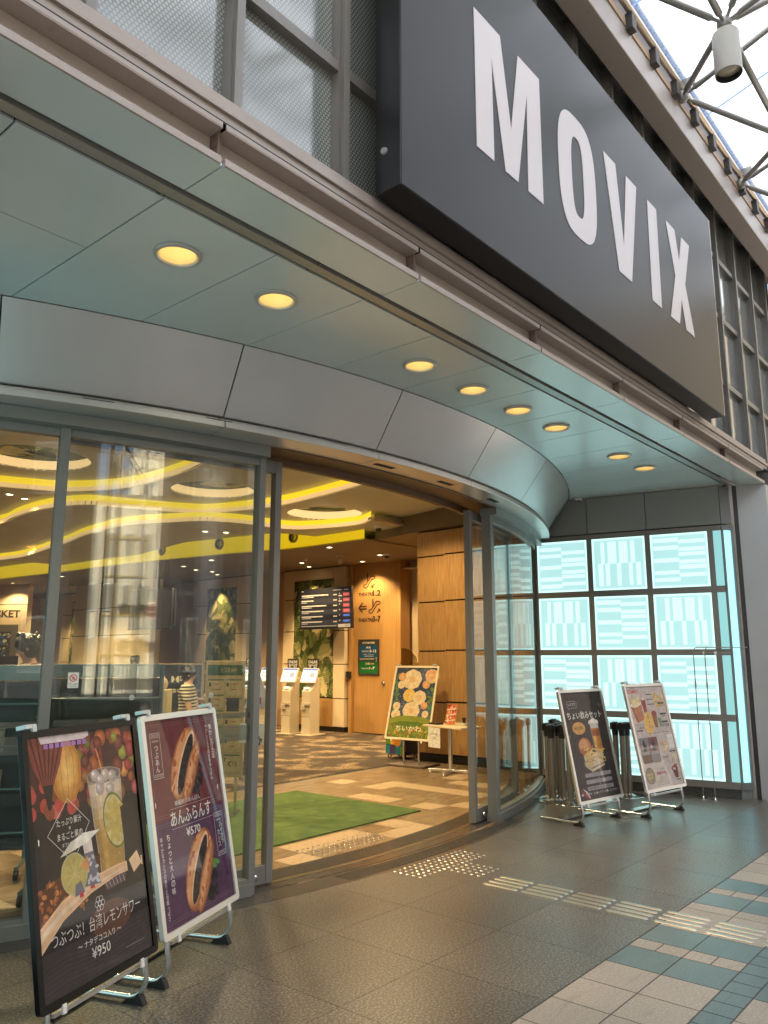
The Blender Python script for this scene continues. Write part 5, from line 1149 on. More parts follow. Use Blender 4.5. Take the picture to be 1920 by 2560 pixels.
dup(ki, (11.32, 12.17, 0), R(-84), 'cream online ticket kiosk standing second from the wooden wall'); dup(ki, (11.32, 12.85, 0), R(-84), 'cream online ticket kiosk partly hidden behind the left sliding door'); dup(ki, (11.32, 13.5, 0), R(-84), 'cream online ticket kiosk seen between the two left door posts')
# film poster board on a pole base
fb = stand('tilted poster board with pale round shapes on dark blue, on two poles inside the lobby', (8.99, 7.23), -1.49, art_film, mat('board cream frame', (.78, .68, .48), .4), W=.77, H=1.08, tilt=R(16.5), zb=.37, group=None)
fb.name = 'poster_board'; fb['category'] = 'poster board'
if 'group' in fb: del fb['group']
for ch in list(fb.children):
    if ch.name.split('.')[0] in ('leg', 'cross_rail', 'base_plate'):
        for q in list(ch.children): bpy.data.objects.remove(q)
        bpy.data.objects.remove(ch)
MB().box(-.30, -.04, 0, .30, .42, .03).build('base_plate', mat('base brown', (.1, .07, .05), .5), fb, bevel=.004)
for x_ in (-.13, .13): MB().tube([(x_, .12, .03), (x_, .12, .62)], .016, 12).build('pole', STEEL, fb, smooth=True)
# stamp table
tb_ = thing('side_table', 'small pale table on a star foot beside the oak wall', 'table', (8.93, 6.42, 0), R(-12))
MB().box(-.20, -.42, .60, .22, .34, .625).build('table_top', mat('table laminate', (.75, .64, .44), .4), tb_, bevel=.006)
MB().tube([(0, 0, .03), (0, 0, .6)], .028, 14).build('column', ALU, tb_, smooth=True)
for a in range(4):
    M = Matrix.Rotation(a*PI/2+.5, 4, 'Z'); g = MB(); g.box(0, -.018, .02, .31, .018, .05, 0, M); g.box(.28, -.016, 0, .305, .016, .02, 0, M); g.build('foot', ALU, tb_, bevel=.004)
nt_ = thing('paper_notice', 'white paper notice hanging from the front edge of the side table', 'notice', (8.72, 6.5, .60), R(-12)); A = Art(.24, .26); A.rect(0, 0, 1, 1, WHI); A.text('スタンプ台は', .5, .25, .13, INK, w=.62, al='C', bold=.01); A.text('こちら', .5, .45, .13, INK, w=.32, al='C', bold=.01)
A.mb(panelM((-.003, .16, .0), (0, -1, 0), (0, 0, -1))).build('sheet', A.mats, nt_); MB().box(-.0025, -.08, -.26, .0, .16, 0).build('backing', WHITEP, nt_)
lf = thing('leaflet', 'colourful film leaflet propped on the side table', 'leaflet', (9.0, 6.45, .626), R(-12)); A = Art(.2, .27); A.rect(0, 0, 1, 1, c('leaflet orange', .55, .16, .06)); r = random.Random(8)
for i in range(40): u, v = r.uniform(.08, .9), r.uniform(.06, .92); A.ell(u, v, .09, .05, (c('leaflet cream', .75, .6, .42), c('leaflet brown', .12, .04, .03), c('leaflet red', .5, .06, .03), c('leaflet pink', .7, .32, .25))[i % 4], 7, r.random()*3)
for k in range(3): A.line([(0, .3+.28*k), (1, .2+.28*k)], .01, WHI)
LM = Matrix.Rotation(R(14), 4, 'Y') @ panelM((-.03, .1, .27), (0, -1, 0), (0, 0, -1)); A.mb(LM).build('print', A.mats, lf); MB().box(0, 0, -.004, .2, .27, -.001, 0, LM).build('backing', WHITEP, lf)
ty = thing('stamp_tray', 'clear shallow stamp tray with a dark stamp on the side table', 'tray', (9.02, 6.25, .626), R(-12)); MB().box(-.08, -.1, 0, .08, .1, .035).build('box', mat('tray acrylic', (.55, .5, .36), .2), ty, bevel=.004); MB().lathe([(.02, .036), (.02, .07), (.028, .075), (.028, .1), (.0001, .104)], 14).build('stamp', BLACK, ty)
bt = thing('ink_pad', 'flat black ink pad on the left end of the side table', 'ink pad', (8.92, 6.66, .626), R(-12)); MB().box(-.06, -.1, 0, .06, .08, .02).build('pad', BLACK, bt, bevel=.004)
cs = thing('toy_case', 'colourful block patterned case on small wheels behind the poster board', 'case', (9.72, 7.9, 0), R(-8))
MB().box(-.15, -.22, .07, .15, .22, .62).build('shell', mat('case dark', (.05, .04, .05), .5), cs, bevel=.02)
A = Art(.44, .55); CP = [c('case red', .5, .05, .03), c('case yellow', .65, .42, .05), c('case teal', .03, .2, .25), c('case green', .12, .25, .05), c('case orange', .62, .24, .05), c('case violet', .1, .05, .14)]
r = random.Random(6)
for i in range(4):
    for j in range(4): A.rect(i/4+.01, j/4+.01, i/4+.24, j/4+.24, CP[r.randrange(6)])
A.ell(.62, .62, .2, .16, CP[4]); A.ell(.3, .3, .12, .1, CP[1]); A.mb(panelM((-.152, .22, .62), (0, -1, 0), (0, 0, -1))).build('print', A.mats, cs)
for sx in (-1, 1):
    for sy in (-1, 1): MB().lathe([(.03, -.012), (.035, -.006), (.035, .006), (.03, .012)], 14, M=Matrix.Translation((sx*.11, sy*.17, .035)) @ Matrix.Rotation(PI/2, 4, 'X')).build('wheel', RUBBER, cs)
ap = thing('acrylic_screen', 'tall rounded clear acrylic shield behind the poster board', 'acrylic shield', (10.15, 8.1, 0), 0)
P = [(-.16, .3), (.2, .3), (.2, 1.40), (.14, 1.55), (.03, 1.64), (-.08, 1.68), (-.16, 1.68)]; MB().prism(P, -.004, .004, (), Matrix(((0, 0, 1, 0), (-1, 0, 0, 0), (0, 1, 0, 0), (0, 0, 0, 1)))).build('shield', glassmat('acrylic milk', (.72, .64, .5), 1.5, .1, .08), ap); MB().box(-.15, -.18, 0, .15, .16, .3).build('base_cabinet', CRM, ap, bevel=.01)
# ceiling fittings
LAMP = glow('lobby lamp', (1, .78, .45), 6.)
def ldl(i, x_, y_, z_, lab, power=0):
    t = thing('lobby_downlight', lab, 'downlight', (x_, y_, z_), 0, 'small downlights in the lobby ceiling')
    MB().lathe([(.05, .0), (.066, -.002), (.07, -.008), (.05, -.01)], 20).build('trim', WHITEP, t, smooth=True); MB().lathe([(.0001, -.005), (.05, -.004)], 18).build('lamp', LAMP, t)
    if power:
        l = bpy.data.lights.new('lobby_lamp_and_fill', 'SPOT'); l.energy = power*1.9; l.color = (1, .72, .36); l.spot_size = R(125); l.spot_blend = .5; l.shadow_soft_size = .06
        lo = bpy.data.objects.new('lobby_lamp_and_fill', l); COL.objects.link(lo); lo.location = (x_, y_, z_-.03)
DL = [(9.9, 9.71, 3.47, 95), (11.21, 11.79, 3.47, 60), (11.81, 12.19, 3.47, 0), (11.85, 10.67, 3.47, 40), (11.31, 9.73, 3.47, 60), (9.99, 14.2, 3.47, 90), (10.59, 14.58, 3.47, 0), (11.07, 14.62, 3.47, 0), (9.7, 12.85, 3.47, 90), (11.55, 15.05, 3.47, 0), (9.35, 18.25, 3.47, 120), (9.4, 20.98, 3.47, 35), (11.21, 20.91, 3.47, 60), (10.52, 22.9, 3.47, 60)]
DN = ['right of the yellow fascia end', 'above the second kiosk', 'at the foot of the first leaf pilaster', 'above the wooden wall', 'beside the dome camera', 'behind the left screen, first of three', 'behind the left screen, second of three', 'behind the left screen, third of three', 'close to the yellow fascia nozzle', 'at the second leaf pilaster', 'behind the left post', 'far left of the lobby', 'above the third leaf pilaster', 'farthest in the lobby']
for i, (q, nm) in enumerate(zip(DL, DN)): ldl(i, q[0], q[1], q[2], 'small round lobby downlight '+nm, q[3])
for i, (x_, y_, nm) in enumerate(((8.0, 10.8, 'pair'), (8.3, 10.62, 'pair'), (8.95, 17.3, 'far pair'), (5.1, 11.75, 'left pair'), (5.4, 11.9, 'left pair'))): ldl(i, x_, y_, 3.64 if x_ > 6 else 3.95, 'small round downlight of the '+nm+(' on the floating ceiling panel, %s one' % ('left' if i % 2 == 0 else 'right') if x_ > 6 else ' on the wavy ceiling, %s one' % ('left' if i % 2 else 'right')), 30)
for i, (x_, y_) in enumerate(((10.1, 7.5), (10.4, 7.2), (10.36, 7.83), (10.68, 7.55))): ldl(i, x_, y_, 3.5, ('small downlight at the near left corner of a square of four', 'small downlight at the near right corner of a square of four', 'small downlight at the far left corner of a square of four', 'small downlight at the far right corner of a square of four')[i], 40 if i == 1 else 25)
for (x_, y_, p_) in ((7.5, 16., 240), (9.2, 16.4, 180), (6.5, 19.5, 240), (4.2, 9., 130), (7.2, 6.2, 45), (5.2, 6.4, 45), (3.2, 7.2, 60), (2.2, 10.5, 80), (5.6, 13.5, 90), (8.6, 7.0, 60)):  # fill spots added with no fitting, to brighten the lobby
    l = bpy.data.lights.new('lobby_lamp_and_fill', 'SPOT'); l.energy = p_*2.6; l.color = (1, .72, .36); l.spot_size = R(140); l.spot_blend = .6; l.shadow_soft_size = .1
    lo = bpy.data.objects.new('lobby_lamp_and_fill', l); COL.objects.link(lo); lo.location = (x_, y_, 3.8)
def dome(x_, y_, z_, lab, k):
    t = thing('dome_camera', lab, 'security camera', (x_, y_, z_), 0, 'security cameras on the lobby ceiling')
    MB().lathe([(.075, 0), (.078, -.03), (.06, -.045), (.0001, -.046)] if k else [(.09, 0), (.09, -.012), (.06, -.03), (.0001, -.031)], 22).build('mount', WHITEP if k else mat('clear dome', (.45, .4, .3), .1), t, smooth=True)
    MB().ball((0, 0, -.055 if k else -.09), .05 if k else .062, 16, sc=(1, 1, 1 if k else 1.3)).build('dome', BLACK if k else mat('clear dome', (.45, .4, .3), .1), t, smooth=True)
dome(9.5, 8.2, 3.64, 'white dome camera under the corner of the floating ceiling panel', 1); dome(11.25, 9.5, 3.47, 'white dome camera farthest back, next to a downlight', 1); dome(10.9, 10.4, 3.47, 'clear glass dome camera hanging before the wooden wall', 0)
for i, (x_, y_) in enumerate(((9.12, 13.7), (9.32, 12.1), (9.64, 10.35))):
    t = thing('air_nozzle', ('round air nozzle on the yellow fascia, left of three', 'round air nozzle on the yellow fascia, middle of three', 'round air nozzle on the yellow fascia, half behind the door post')[i], 'air nozzle', (x_, y_, 3.685), R(5))
    M = Matrix.Rotation(-PI/2, 4, 'Y'); MB().lathe([(.115, 0), (.11, .04), (.085, .055), (.08, .05)], 28, M=M).build('ring', mat('nozzle olive', (.32, .27, .06), .4), t, smooth=True); MB().lathe([(.08, .05), (.05, .02), (.05, .01)], 24, M=M).build('throat', mat('nozzle dark', (.05, .045, .02), .5), t, smooth=True); MB().lathe([(.045, .03), (.03, .045), (.0001, .046)], 20, M=M).build('core', mat('nozzle olive', (.32, .27, .06), .4), t, smooth=True)
# hanging screens
hs = thing('hanging_screen', 'pair of tilted dark screens hanging from the lobby ceiling', 'screen', (8.6, 14.2, 2.1))
k_ = 1.25; Ph = [Vector(q) for q in ((8.93, 14.54, 2.885), (9.12, 13.31, 2.895), (9.13, 13.13, 2.09), (8.95, 14.36, 2.075))]
rgt = Ph[1]-Ph[0]; dnv = Ph[3]-Ph[0]; dnv = (dnv-rgt*(dnv.dot(rgt)/rgt.dot(rgt))); HM = panelM(Ph[0], rgt, dnv); Wh, Hh = rgt.length, dnv.length
MB().box(0, 0, -.06, Wh, Hh, 0, 0, HM).build('casing', BLACK, hs, world=True, bevel=.01)
A = Art(Wh, Hh); A.rect(.02, .03, .98, .97, glow('dim screen', (.05, .028, .016), .25)); A.rect(.42, .28, .68, .76, glow('dim red', (.14, .03, .02), .4)); A.rect(.46, .33, .64, .36, glow('dim text', (.3, .22, .12), .4)); A.rect(.46, .55, .64, .58, glow('dim text', (.3, .22, .12), .4))
A.mb(HM, .001).build('display', A.mats, hs, world=True)
MB().box(-.25, -.02, -.5, Wh*.7, Hh*.9, -.44, 0, HM).build('rear_screen', BLACK, hs, world=True, bevel=.01)
MB().tube([(9.25, 14.0, 2.8), (9.25, 14.0, 3.62)], .03, 10).build('drop_pole', BLACK, hs, world=True)
for z_ in (.15, .8): MB().tube([HM @ Vector((Wh, Hh*z_, -.03)), HM @ Vector((Wh+.05, Hh*z_, -.03)), HM @ Vector((Wh+.05, Hh*(z_+.14), -.03)), HM @ Vector((Wh, Hh*(z_+.14), -.03))], .008, 8).build('handle', BLACK, hs, world=True)
# ticket counter at the far left
tw = thing('ticket_wall', 'cream ticket counter wall with large TICKET lettering', 'wall', (9.2, 21.4, 0))
tdir = Vector((.648, -.762, 0)); TMx = panelM((9.86, 21.02, 3.47), tdir, (0, 0, -1))   # origin at right top end
MB().box(-5, 0, -.3, 0, 2.62, -.001, 0, TMx).build('panel', CRM, tw, world=True)
A = Art(5, 3.4); BR = mat('sign brown letters', (.045, .03, .022), .5)
A2t = Art(1.0, .4); A2t.text('TICKET', 1., 0, .5, BR, w=.98, al='R', bold=.03)
A2t.mb(TMx @ Matrix.Translation((-1.17, .69, 0)), .004).build('lettering', A2t.mats, tw, world=True)
MB().box(-5, .535, -.0005, 0, .552, .003, 0, TMx).build('panel_gap', GAPM, tw, world=True)
MB().box(-5, 1.08, -.3, -.2, 3.46, .04, 0, TMx).build('case', mat('poster case', (.12, .10, .075), .5), tw, world=True)
fp = thing('film_poster', 'lit film poster collage in a dark case under the ticket sign', 'poster', (9., 21.7, .4)); A = Art(1.2, 1.25); A.rect(0, 0, 1, 1, c('collage dark', .05, .05, .045)); r = random.Random(15)
for i in range(110): A.ell(r.uniform(.04, .96), r.uniform(.04, .96), r.uniform(.02, .06), r.uniform(.015, .04), (c('collage white', .6, .56, .45), c('collage tan', .42, .3, .17), c('collage blue', .06, .12, .3), c('collage grey', .2, .19, .17))[i % 4], 6, r.random()*3)
A.mb(TMx @ Matrix.Translation((-1.56, 1.27, .042))).build('print', A.mats, fp, world=True)
# service counter with monitors
sc_ = thing('service_counter', 'long dark service counter in the depth of the lobby', 'counter', (7.6, 15.2, 0), R(-42)); MB().box(-2.6, -.3, 0, 1.4, .3, 1.02).build('body', mat('counter brown', (.09, .06, .04), .5), sc_, bevel=.01); MB().box(-2.65, -.34, 1.02, 1.45, .34, 1.06).build('counter_top', mat('counter top', (.35, .26, .16), .4), sc_, bevel=.006)
for i, (x_, lb) in enumerate(((-1.7, 'dark counter monitor seen just right of the left screen post'), (-.75, 'dark counter monitor nearer the hanging screens'))):
    M = Matrix.Translation((7.6, 15.2, 1.06)) @ Matrix.Rotation(R(-42), 4, 'Z') @ Matrix.Translation((x_, -.1, 0)); q = M @ Vector((0, 0, 0))
    t = thing('counter_monitor', lb, 'monitor', q, R(-42)); MB().box(-.25, -.02, .12, .25, .02, .5).build('screen', BLACK, t, bevel=.006); MB().box(-.03, .0, 0, .03, .03, .2).build('neck', BLACK, t); MB().box(-.11, -.07, 0, .11, .09, .015).build('foot', BLACK, t)
# brochure racks right behind the glass
RK = mat('rack teal metal', (.16, .22, .215), .35, .4); SHF = mat('rack shelf black', (.02, .022, .022), .5)
def rack(label, p0, p1, seed):
    p0, p1 = Vector((*p0, 0)), Vector((*p1, 0)); d_ = p1-p0; Wr = d_.length; t = thing('brochure_rack', label, 'brochure rack', p0, math.atan2(d_.y, d_.x), 'brochure racks behind the left glass')
    for x_ in (0, Wr):
        MB().tube([(x_, 0, .08), (x_, .0, 1.48)], .017, 10).build('upright', RK, t, smooth=True)
        MB().tube([(x_, -.28, .08), (x_, .28, .08)], .016, 10).build('foot_rail', RK, t, smooth=True)
        for y_ in (-.27, .27): MB().lathe([(.02, -.016), (.036, -.013), (.036, .013), (.02, .016)], 14, M=Matrix.Translation((x_, y_, .036)) @ Matrix.Rotation(PI/2, 4, 'Y')).build('caster', RUBBER, t)
    MB().box(.018, -.012, 1.38, Wr-.018, .012, 1.485).build('header', mat('header plate', (.30, .36, .34), .4), t, bevel=.004)
    MB().box(.018, .03, .3, Wr-.018, .04, 1.375).build('mesh_back', mat('rack back', (.05, .055, .055), .6), t)
    for k in range(4):
        z_ = .32+.27*k; g = MB(); g.box(.02, -.17, z_, Wr-.02, .028, z_+.012); g.box(.02, -.182, z_, Wr-.02, -.171, z_+.07); g.build('shelf', SHF, t); MB().tube([(0, -.16, z_+.1), (Wr, -.16, z_+.1)], .008, 8).build('shelf_rail', RK, t)
    r = random.Random(seed); x_ = .05
    for k in range(3):
        x_ = .05
        while x_ < Wr-.16:
            if r.random() < .62:
                z_ = .335+.27*k; q = thing('brochure', 'x', 'brochure', t.matrix_basis @ Vector((x_, -.06, z_)), t.rotation_euler[2], 'brochures on the racks')
                hue = r.choice(((.5, .4, .25), (.12, .1, .09), (.45, .12, .06), (.3, .33, .3), (.6, .52, .36), (.08, .12, .16))); A = Art(.1, .2); A.rect(0, 0, 1, 1, c('brochure %d' % int(sum(hue)*1000), *hue)); A.rect(.1, .1, .9, .3, c('brochure pale', .62, .56, .42)); A.rect(.15, .5, .85, .8, c('brochure dark', .06, .05, .05))
                TMq = Matrix.Rotation(R(-14), 4, 'X') @ panelM((0, 0, .2), (1, 0, 0), (0, 0, -1)); A.mb(TMq).build('cover', A.mats, q); MB().box(0, 0, -.012, .1, .2, -.001, 0, TMq).build('pages', WHITEP, q)
                BRO.append((q, z_, x_, label))
            x_ += .135
    return t
BRO = []
rack('teal metal brochure rack at the left edge, before the man in plaid', (2.06, 5.83), (2.68, 5.35), 5)
rack('wide teal metal brochure rack with black shelves behind the caution sticker', (2.92, 5.95), (3.66, 5.42), 6)
ORD = ('first', 'second', 'third', 'fourth', 'fifth', 'sixth', 'seventh')
cnt = {}
for q, z_, x_, lb in BRO:
    k = (lb, int(round((z_-.335)/.27))); cnt[k] = cnt.get(k, 0)+1
    q['label'] = 'upright brochure on the '+('left edge rack' if 'left edge' in lb else 'wide rack')+', '+('lowest', 'middle', 'upper')[k[1]]+' filled shelf, '+ORD[cnt[k]-1]+' from the left'
# freestanding boards and pedestal
def board(name, label, cat, loc, yaw, W, H, zb, art, frame):
    t = thing(name, label, cat, loc, yaw)
    MB().box(-W/2, -.012, zb, W/2, .012, zb+H).build('panel', frame, t, bevel=.004); A = art(W-.04, H-.04); A.mb(panelM((-W/2+.02, -.0125, zb+H-.02), (1, 0, 0), (0, 0, -1))).build('print', A.mats, t)
    for x_ in (-W/2+.06, W/2-.06): MB().tube([(x_, 0, .01), (x_, 0, zb)], .014, 10).build('pole', STEEL, t); MB().box(x_-.02, -.2, 0, x_+.02, .2, .02).build('foot', STEEL, t)
    return t
def art_map(W, H):
    A = Art(W, H); OC = c('map ochre', .48, .36, .16); A.rect(0, 0, 1, 1, OC); A.rect(0, .02, 1, .115, c('map green', .05, .11, .035)); A.text('FLOOR MAP', .6, .045, .045, OC, w=.46, al='C', bold=.01); r = random.Random(1); MG = c('map line', .07, .15, .05); MI = c('map ink', .05, .045, .03)
    for u0, rows_ in ((.03, 6), (.53, 5)):
        for k in range(rows_):
            v = .15+k*.84/rows_; h_ = .84/rows_-.02; A.rect(u0, v, u0+.45, v+h_, c('map pale', .56, .44, .22)); A.rect(u0, v, u0+.45, v+.012, MG); A.rect(u0+.02, v+.03, u0+.08, v+.065, MI)
            for q in range(2): A.ring(u0+.14, v+.045+.05*q, .02, .013, .003, c('map red', .4, .06, .03), 12); A.rect(u0+.18, v+.04+.05*q, u0+.3+.06*r.random(), v+.048+.05*q, c('map red', .4, .06, .03))
    A.rect(.57, .32, .92, .44, MI); A.rect(.57, .86, .92, .97, c('map pale', .56, .44, .22)); A.line([(.74, .88), (.66, .9), (.74, .925)], .012, MI); A.text('くら', .79, .875, .055, MI, w=.12, bold=.02)
    return A
board('floor_map_board', 'ochre floor map board standing behind the left glass screen', 'map board', (5.15, 6.51, 0), R(-50), .40, 1.14, .36, art_map, mat('board ochre', (.5, .38, .18), .5))
def art_hall(W, H):
    A = Art(W, H); A.rect(0, 0, 1, 1, c('hall navy', .018, .022, .03)); A.rect(.0, .5, 1, 1, c('hall dim', .06, .045, .025)); G_ = c('hall pale', .5, .46, .36)
    A.poly([(.28, .13), (.32, .13), (.36, .165), (.32, .2), (.28, .2)], G_); A.poly([(.46, .13), (.42, .13), (.38, .165), (.42, .2), (.46, .2)], G_); A.text('Dolby', .48, .13, .07, G_, w=.24, bold=.01); A.text('夏の鑑賞キャンペーン', .5, .27, .05, G_, w=.92, al='C', bold=.01); r = random.Random(3)
    for i in range(50): A.ell(r.uniform(.04, .96), r.uniform(.55, .97), .05, .012, (c('hall seat', .2, .12, .06), c('hall pale dim', .26, .2, .12), c('hall navy', .018, .022, .03))[i % 3], 8)
    return A
board('film_hall_board', 'dark cinema hall poster board behind the person in the striped shirt', 'poster board', (6.67, 9.42, 0), R(-48), .62, 1.25, .2, art_hall, mat('board brown', (.2, .15, .1), .5))
pd = thing('pedestal', 'cream pedestal box with a round emblem, left of the striped shirt', 'pedestal', (4.9, 7.27, 0), R(-50)); MB().box(-.1, -.1, 0, .1, .1, 1.2).build('box', mat('pedestal cream', (.62, .5, .3), .5), pd, bevel=.006)
A = Art(.12, .12); A.ell(.5, .5, .5, .5, GRY); A.ell(.5, .5, .42, .42, WHI); A.ell(.5, .5, .33, .33, c('emblem navy', .03, .035, .08)); A.poly([(.2, .52), (.5, .3), (.8, .52), (.5, .62)], WHI); A.mb(panelM((-.06, -.101, 1.09), (1, 0, 0), (0, 0, -1))).build('emblem', A.mats, pd)
vs_ = thing('display_jar', 'pale rounded jar standing on the cream pedestal', 'jar', (4.9, 7.27, 1.2)); MB().lathe([(.04, 0), (.065, .015), (.075, .06), (.065, .1), (.04, .125), (.042, .14), (.0001, .143)], 22).build('jar', mat('jar cream', (.6, .45, .26), .35), vs_, smooth=True)
vt = thing('white_vase', 'slender white vase on the counter end left of the floor map', 'vase', (6.42, 8.42, 1.0)); MB().lathe([(.04, 0), (.07, .04), (.06, .1), (.022, .16), (.02, .24), (.026, .25)], 18).build('vase', WHITEP, vt, smooth=True)
ct_ = thing('display_table', 'dark display table behind the floor map board', 'table', (6.6, 8.55, 0), R(-48)); MB().box(-.4, -.25, .95, .45, .25, 1.0).build('table_top', mat('table walnut', (.12, .07, .04), .45), ct_, bevel=.005)
for sx in (-1, 1):
    for sy in (-1, 1): MB().box(.02+sx*.38-.02, sy*.2-.02, 0, .02+sx*.38+.02, sy*.2+.02, .95).build('leg', mat('table walnut', (.12, .07, .04), .45), ct_)
rb = thing('red_banner', 'narrow red banner stand half hidden behind the bun poster', 'banner', (2.95, 4.95, 0), R(-20)); MB().box(-.18, -.008, .28, .24, .0, .98).build('cloth', mat('red banner cloth', (.42, .015, .02), .6), rb); MB().tube([(0, .012, 0), (0, .012, .98)], .01, 8).build('pole', STEEL, rb); MB().box(-.15, -.1, 0, .15, .12, .015).build('base', STEEL, rb)
cn = thing('card_stand', 'white triangular card with blue and red marks standing between the door posts', 'card', (5.17, 6.03, .0), R(-50)); MB().prism([(-.12, 1.05), (.14, 1.05), (.0, 1.42), (-.05, 1.42)], -.01, .01, (), Matrix(((1, 0, 0, 0), (0, 0, -1, 0), (0, 1, 0, 0), (0, 0, 0, 1)))).build('card', WHITEP, cn); MB().box(-.16, -.02, .72, .12, .0, .9).build('label_plate', WHITEP, cn); MB().tube([(0, .02, 0), (0, .02, 1.1)], .015, 8).build('pole', STEEL, cn)
A = Art(.26, .5); A.rect(.08, .1, .3, .6, c('card blue', .05, .25, .5)); A.rect(.45, .42, .62, .55, RED); A.text('動', .5, 1.15, .2, INK, al='C', bold=.02); A.mb(panelM((-.12, -.021, 1.36), (1, 0, 0), (0, 0, -1))).build('print', A.mats, cn)
# ================================================================== PEOPLE
SKIN = mat('skin', (.50, .28, .18), .55); HAIR = mat('black hair', (.012, .01, .009), .45); TROU = mat('dark trousers', (.05, .05, .055), .8); SHOE = mat('dark shoes', (.02, .02, .02), .5)
def stripes(name, a, b_, axis, scale, axis2=None, c2=None):
    m, n, b = nodemat(name); tc = n.nodes.new('ShaderNodeTexCoord'); sx = n.nodes.new('ShaderNodeSeparateXYZ'); n.links.new(tc.outputs['Object'], sx.inputs[0])
    f = mth(n, 'GREATER_THAN', mth(n, 'FRACT', mth(n, 'MULTIPLY', sx.outputs[axis], scale)), .5); mx = n.nodes.new('ShaderNodeMixRGB'); n.links.new(f, mx.inputs[0]); mx.inputs[1].default_value = (*a, 1); mx.inputs[2].default_value = (*b_, 1); o_ = mx.outputs[0]
    if axis2:
        f2 = mth(n, 'GREATER_THAN', mth(n, 'FRACT', mth(n, 'MULTIPLY', sx.outputs[axis2], scale)), .55); m2 = n.nodes.new('ShaderNodeMixRGB'); m2.blend_type = 'MULTIPLY'; n.links.new(mth(n, 'MULTIPLY', f2, .8), m2.inputs[0]); n.links.new(o_, m2.inputs[1]); m2.inputs[2].default_value = (*c2, 1); o_ = m2.outputs[0]
    n.links.new(o_, b.inputs['Base Color']); b.inputs['Roughness'].default_value = .85; return m
def skinmesh(name, verts, edges, radii, m, parent, lev=2, root=0):
    me = bpy.data.meshes.new(name); me.from_pydata([tuple(v) for v in verts], edges, []); ob = bpy.data.objects.new(name, me); COL.objects.link(ob)
    ob.modifiers.new('skin', 'SKIN'); ob.modifiers.new('sub', 'SUBSURF').levels = lev
    for i, sv_ in enumerate(me.skin_vertices[0].data): sv_.radius = (radii[i], radii[i]); sv_.use_root = (i == root)
    dg = bpy.context.evaluated_depsgraph_get(); dg.update(); nm = bpy.data.meshes.new_from_object(ob.evaluated_get(dg)); bpy.data.objects.remove(ob); bpy.data.meshes.remove(me)
    nm.name = name; nm.materials.clear(); nm.materials.append(m)
    for p in nm.polygons: p.use_smooth = True; p.material_index = 0
    o = bpy.data.objects.new(name, nm); COL.objects.link(o); o.parent = parent; return o
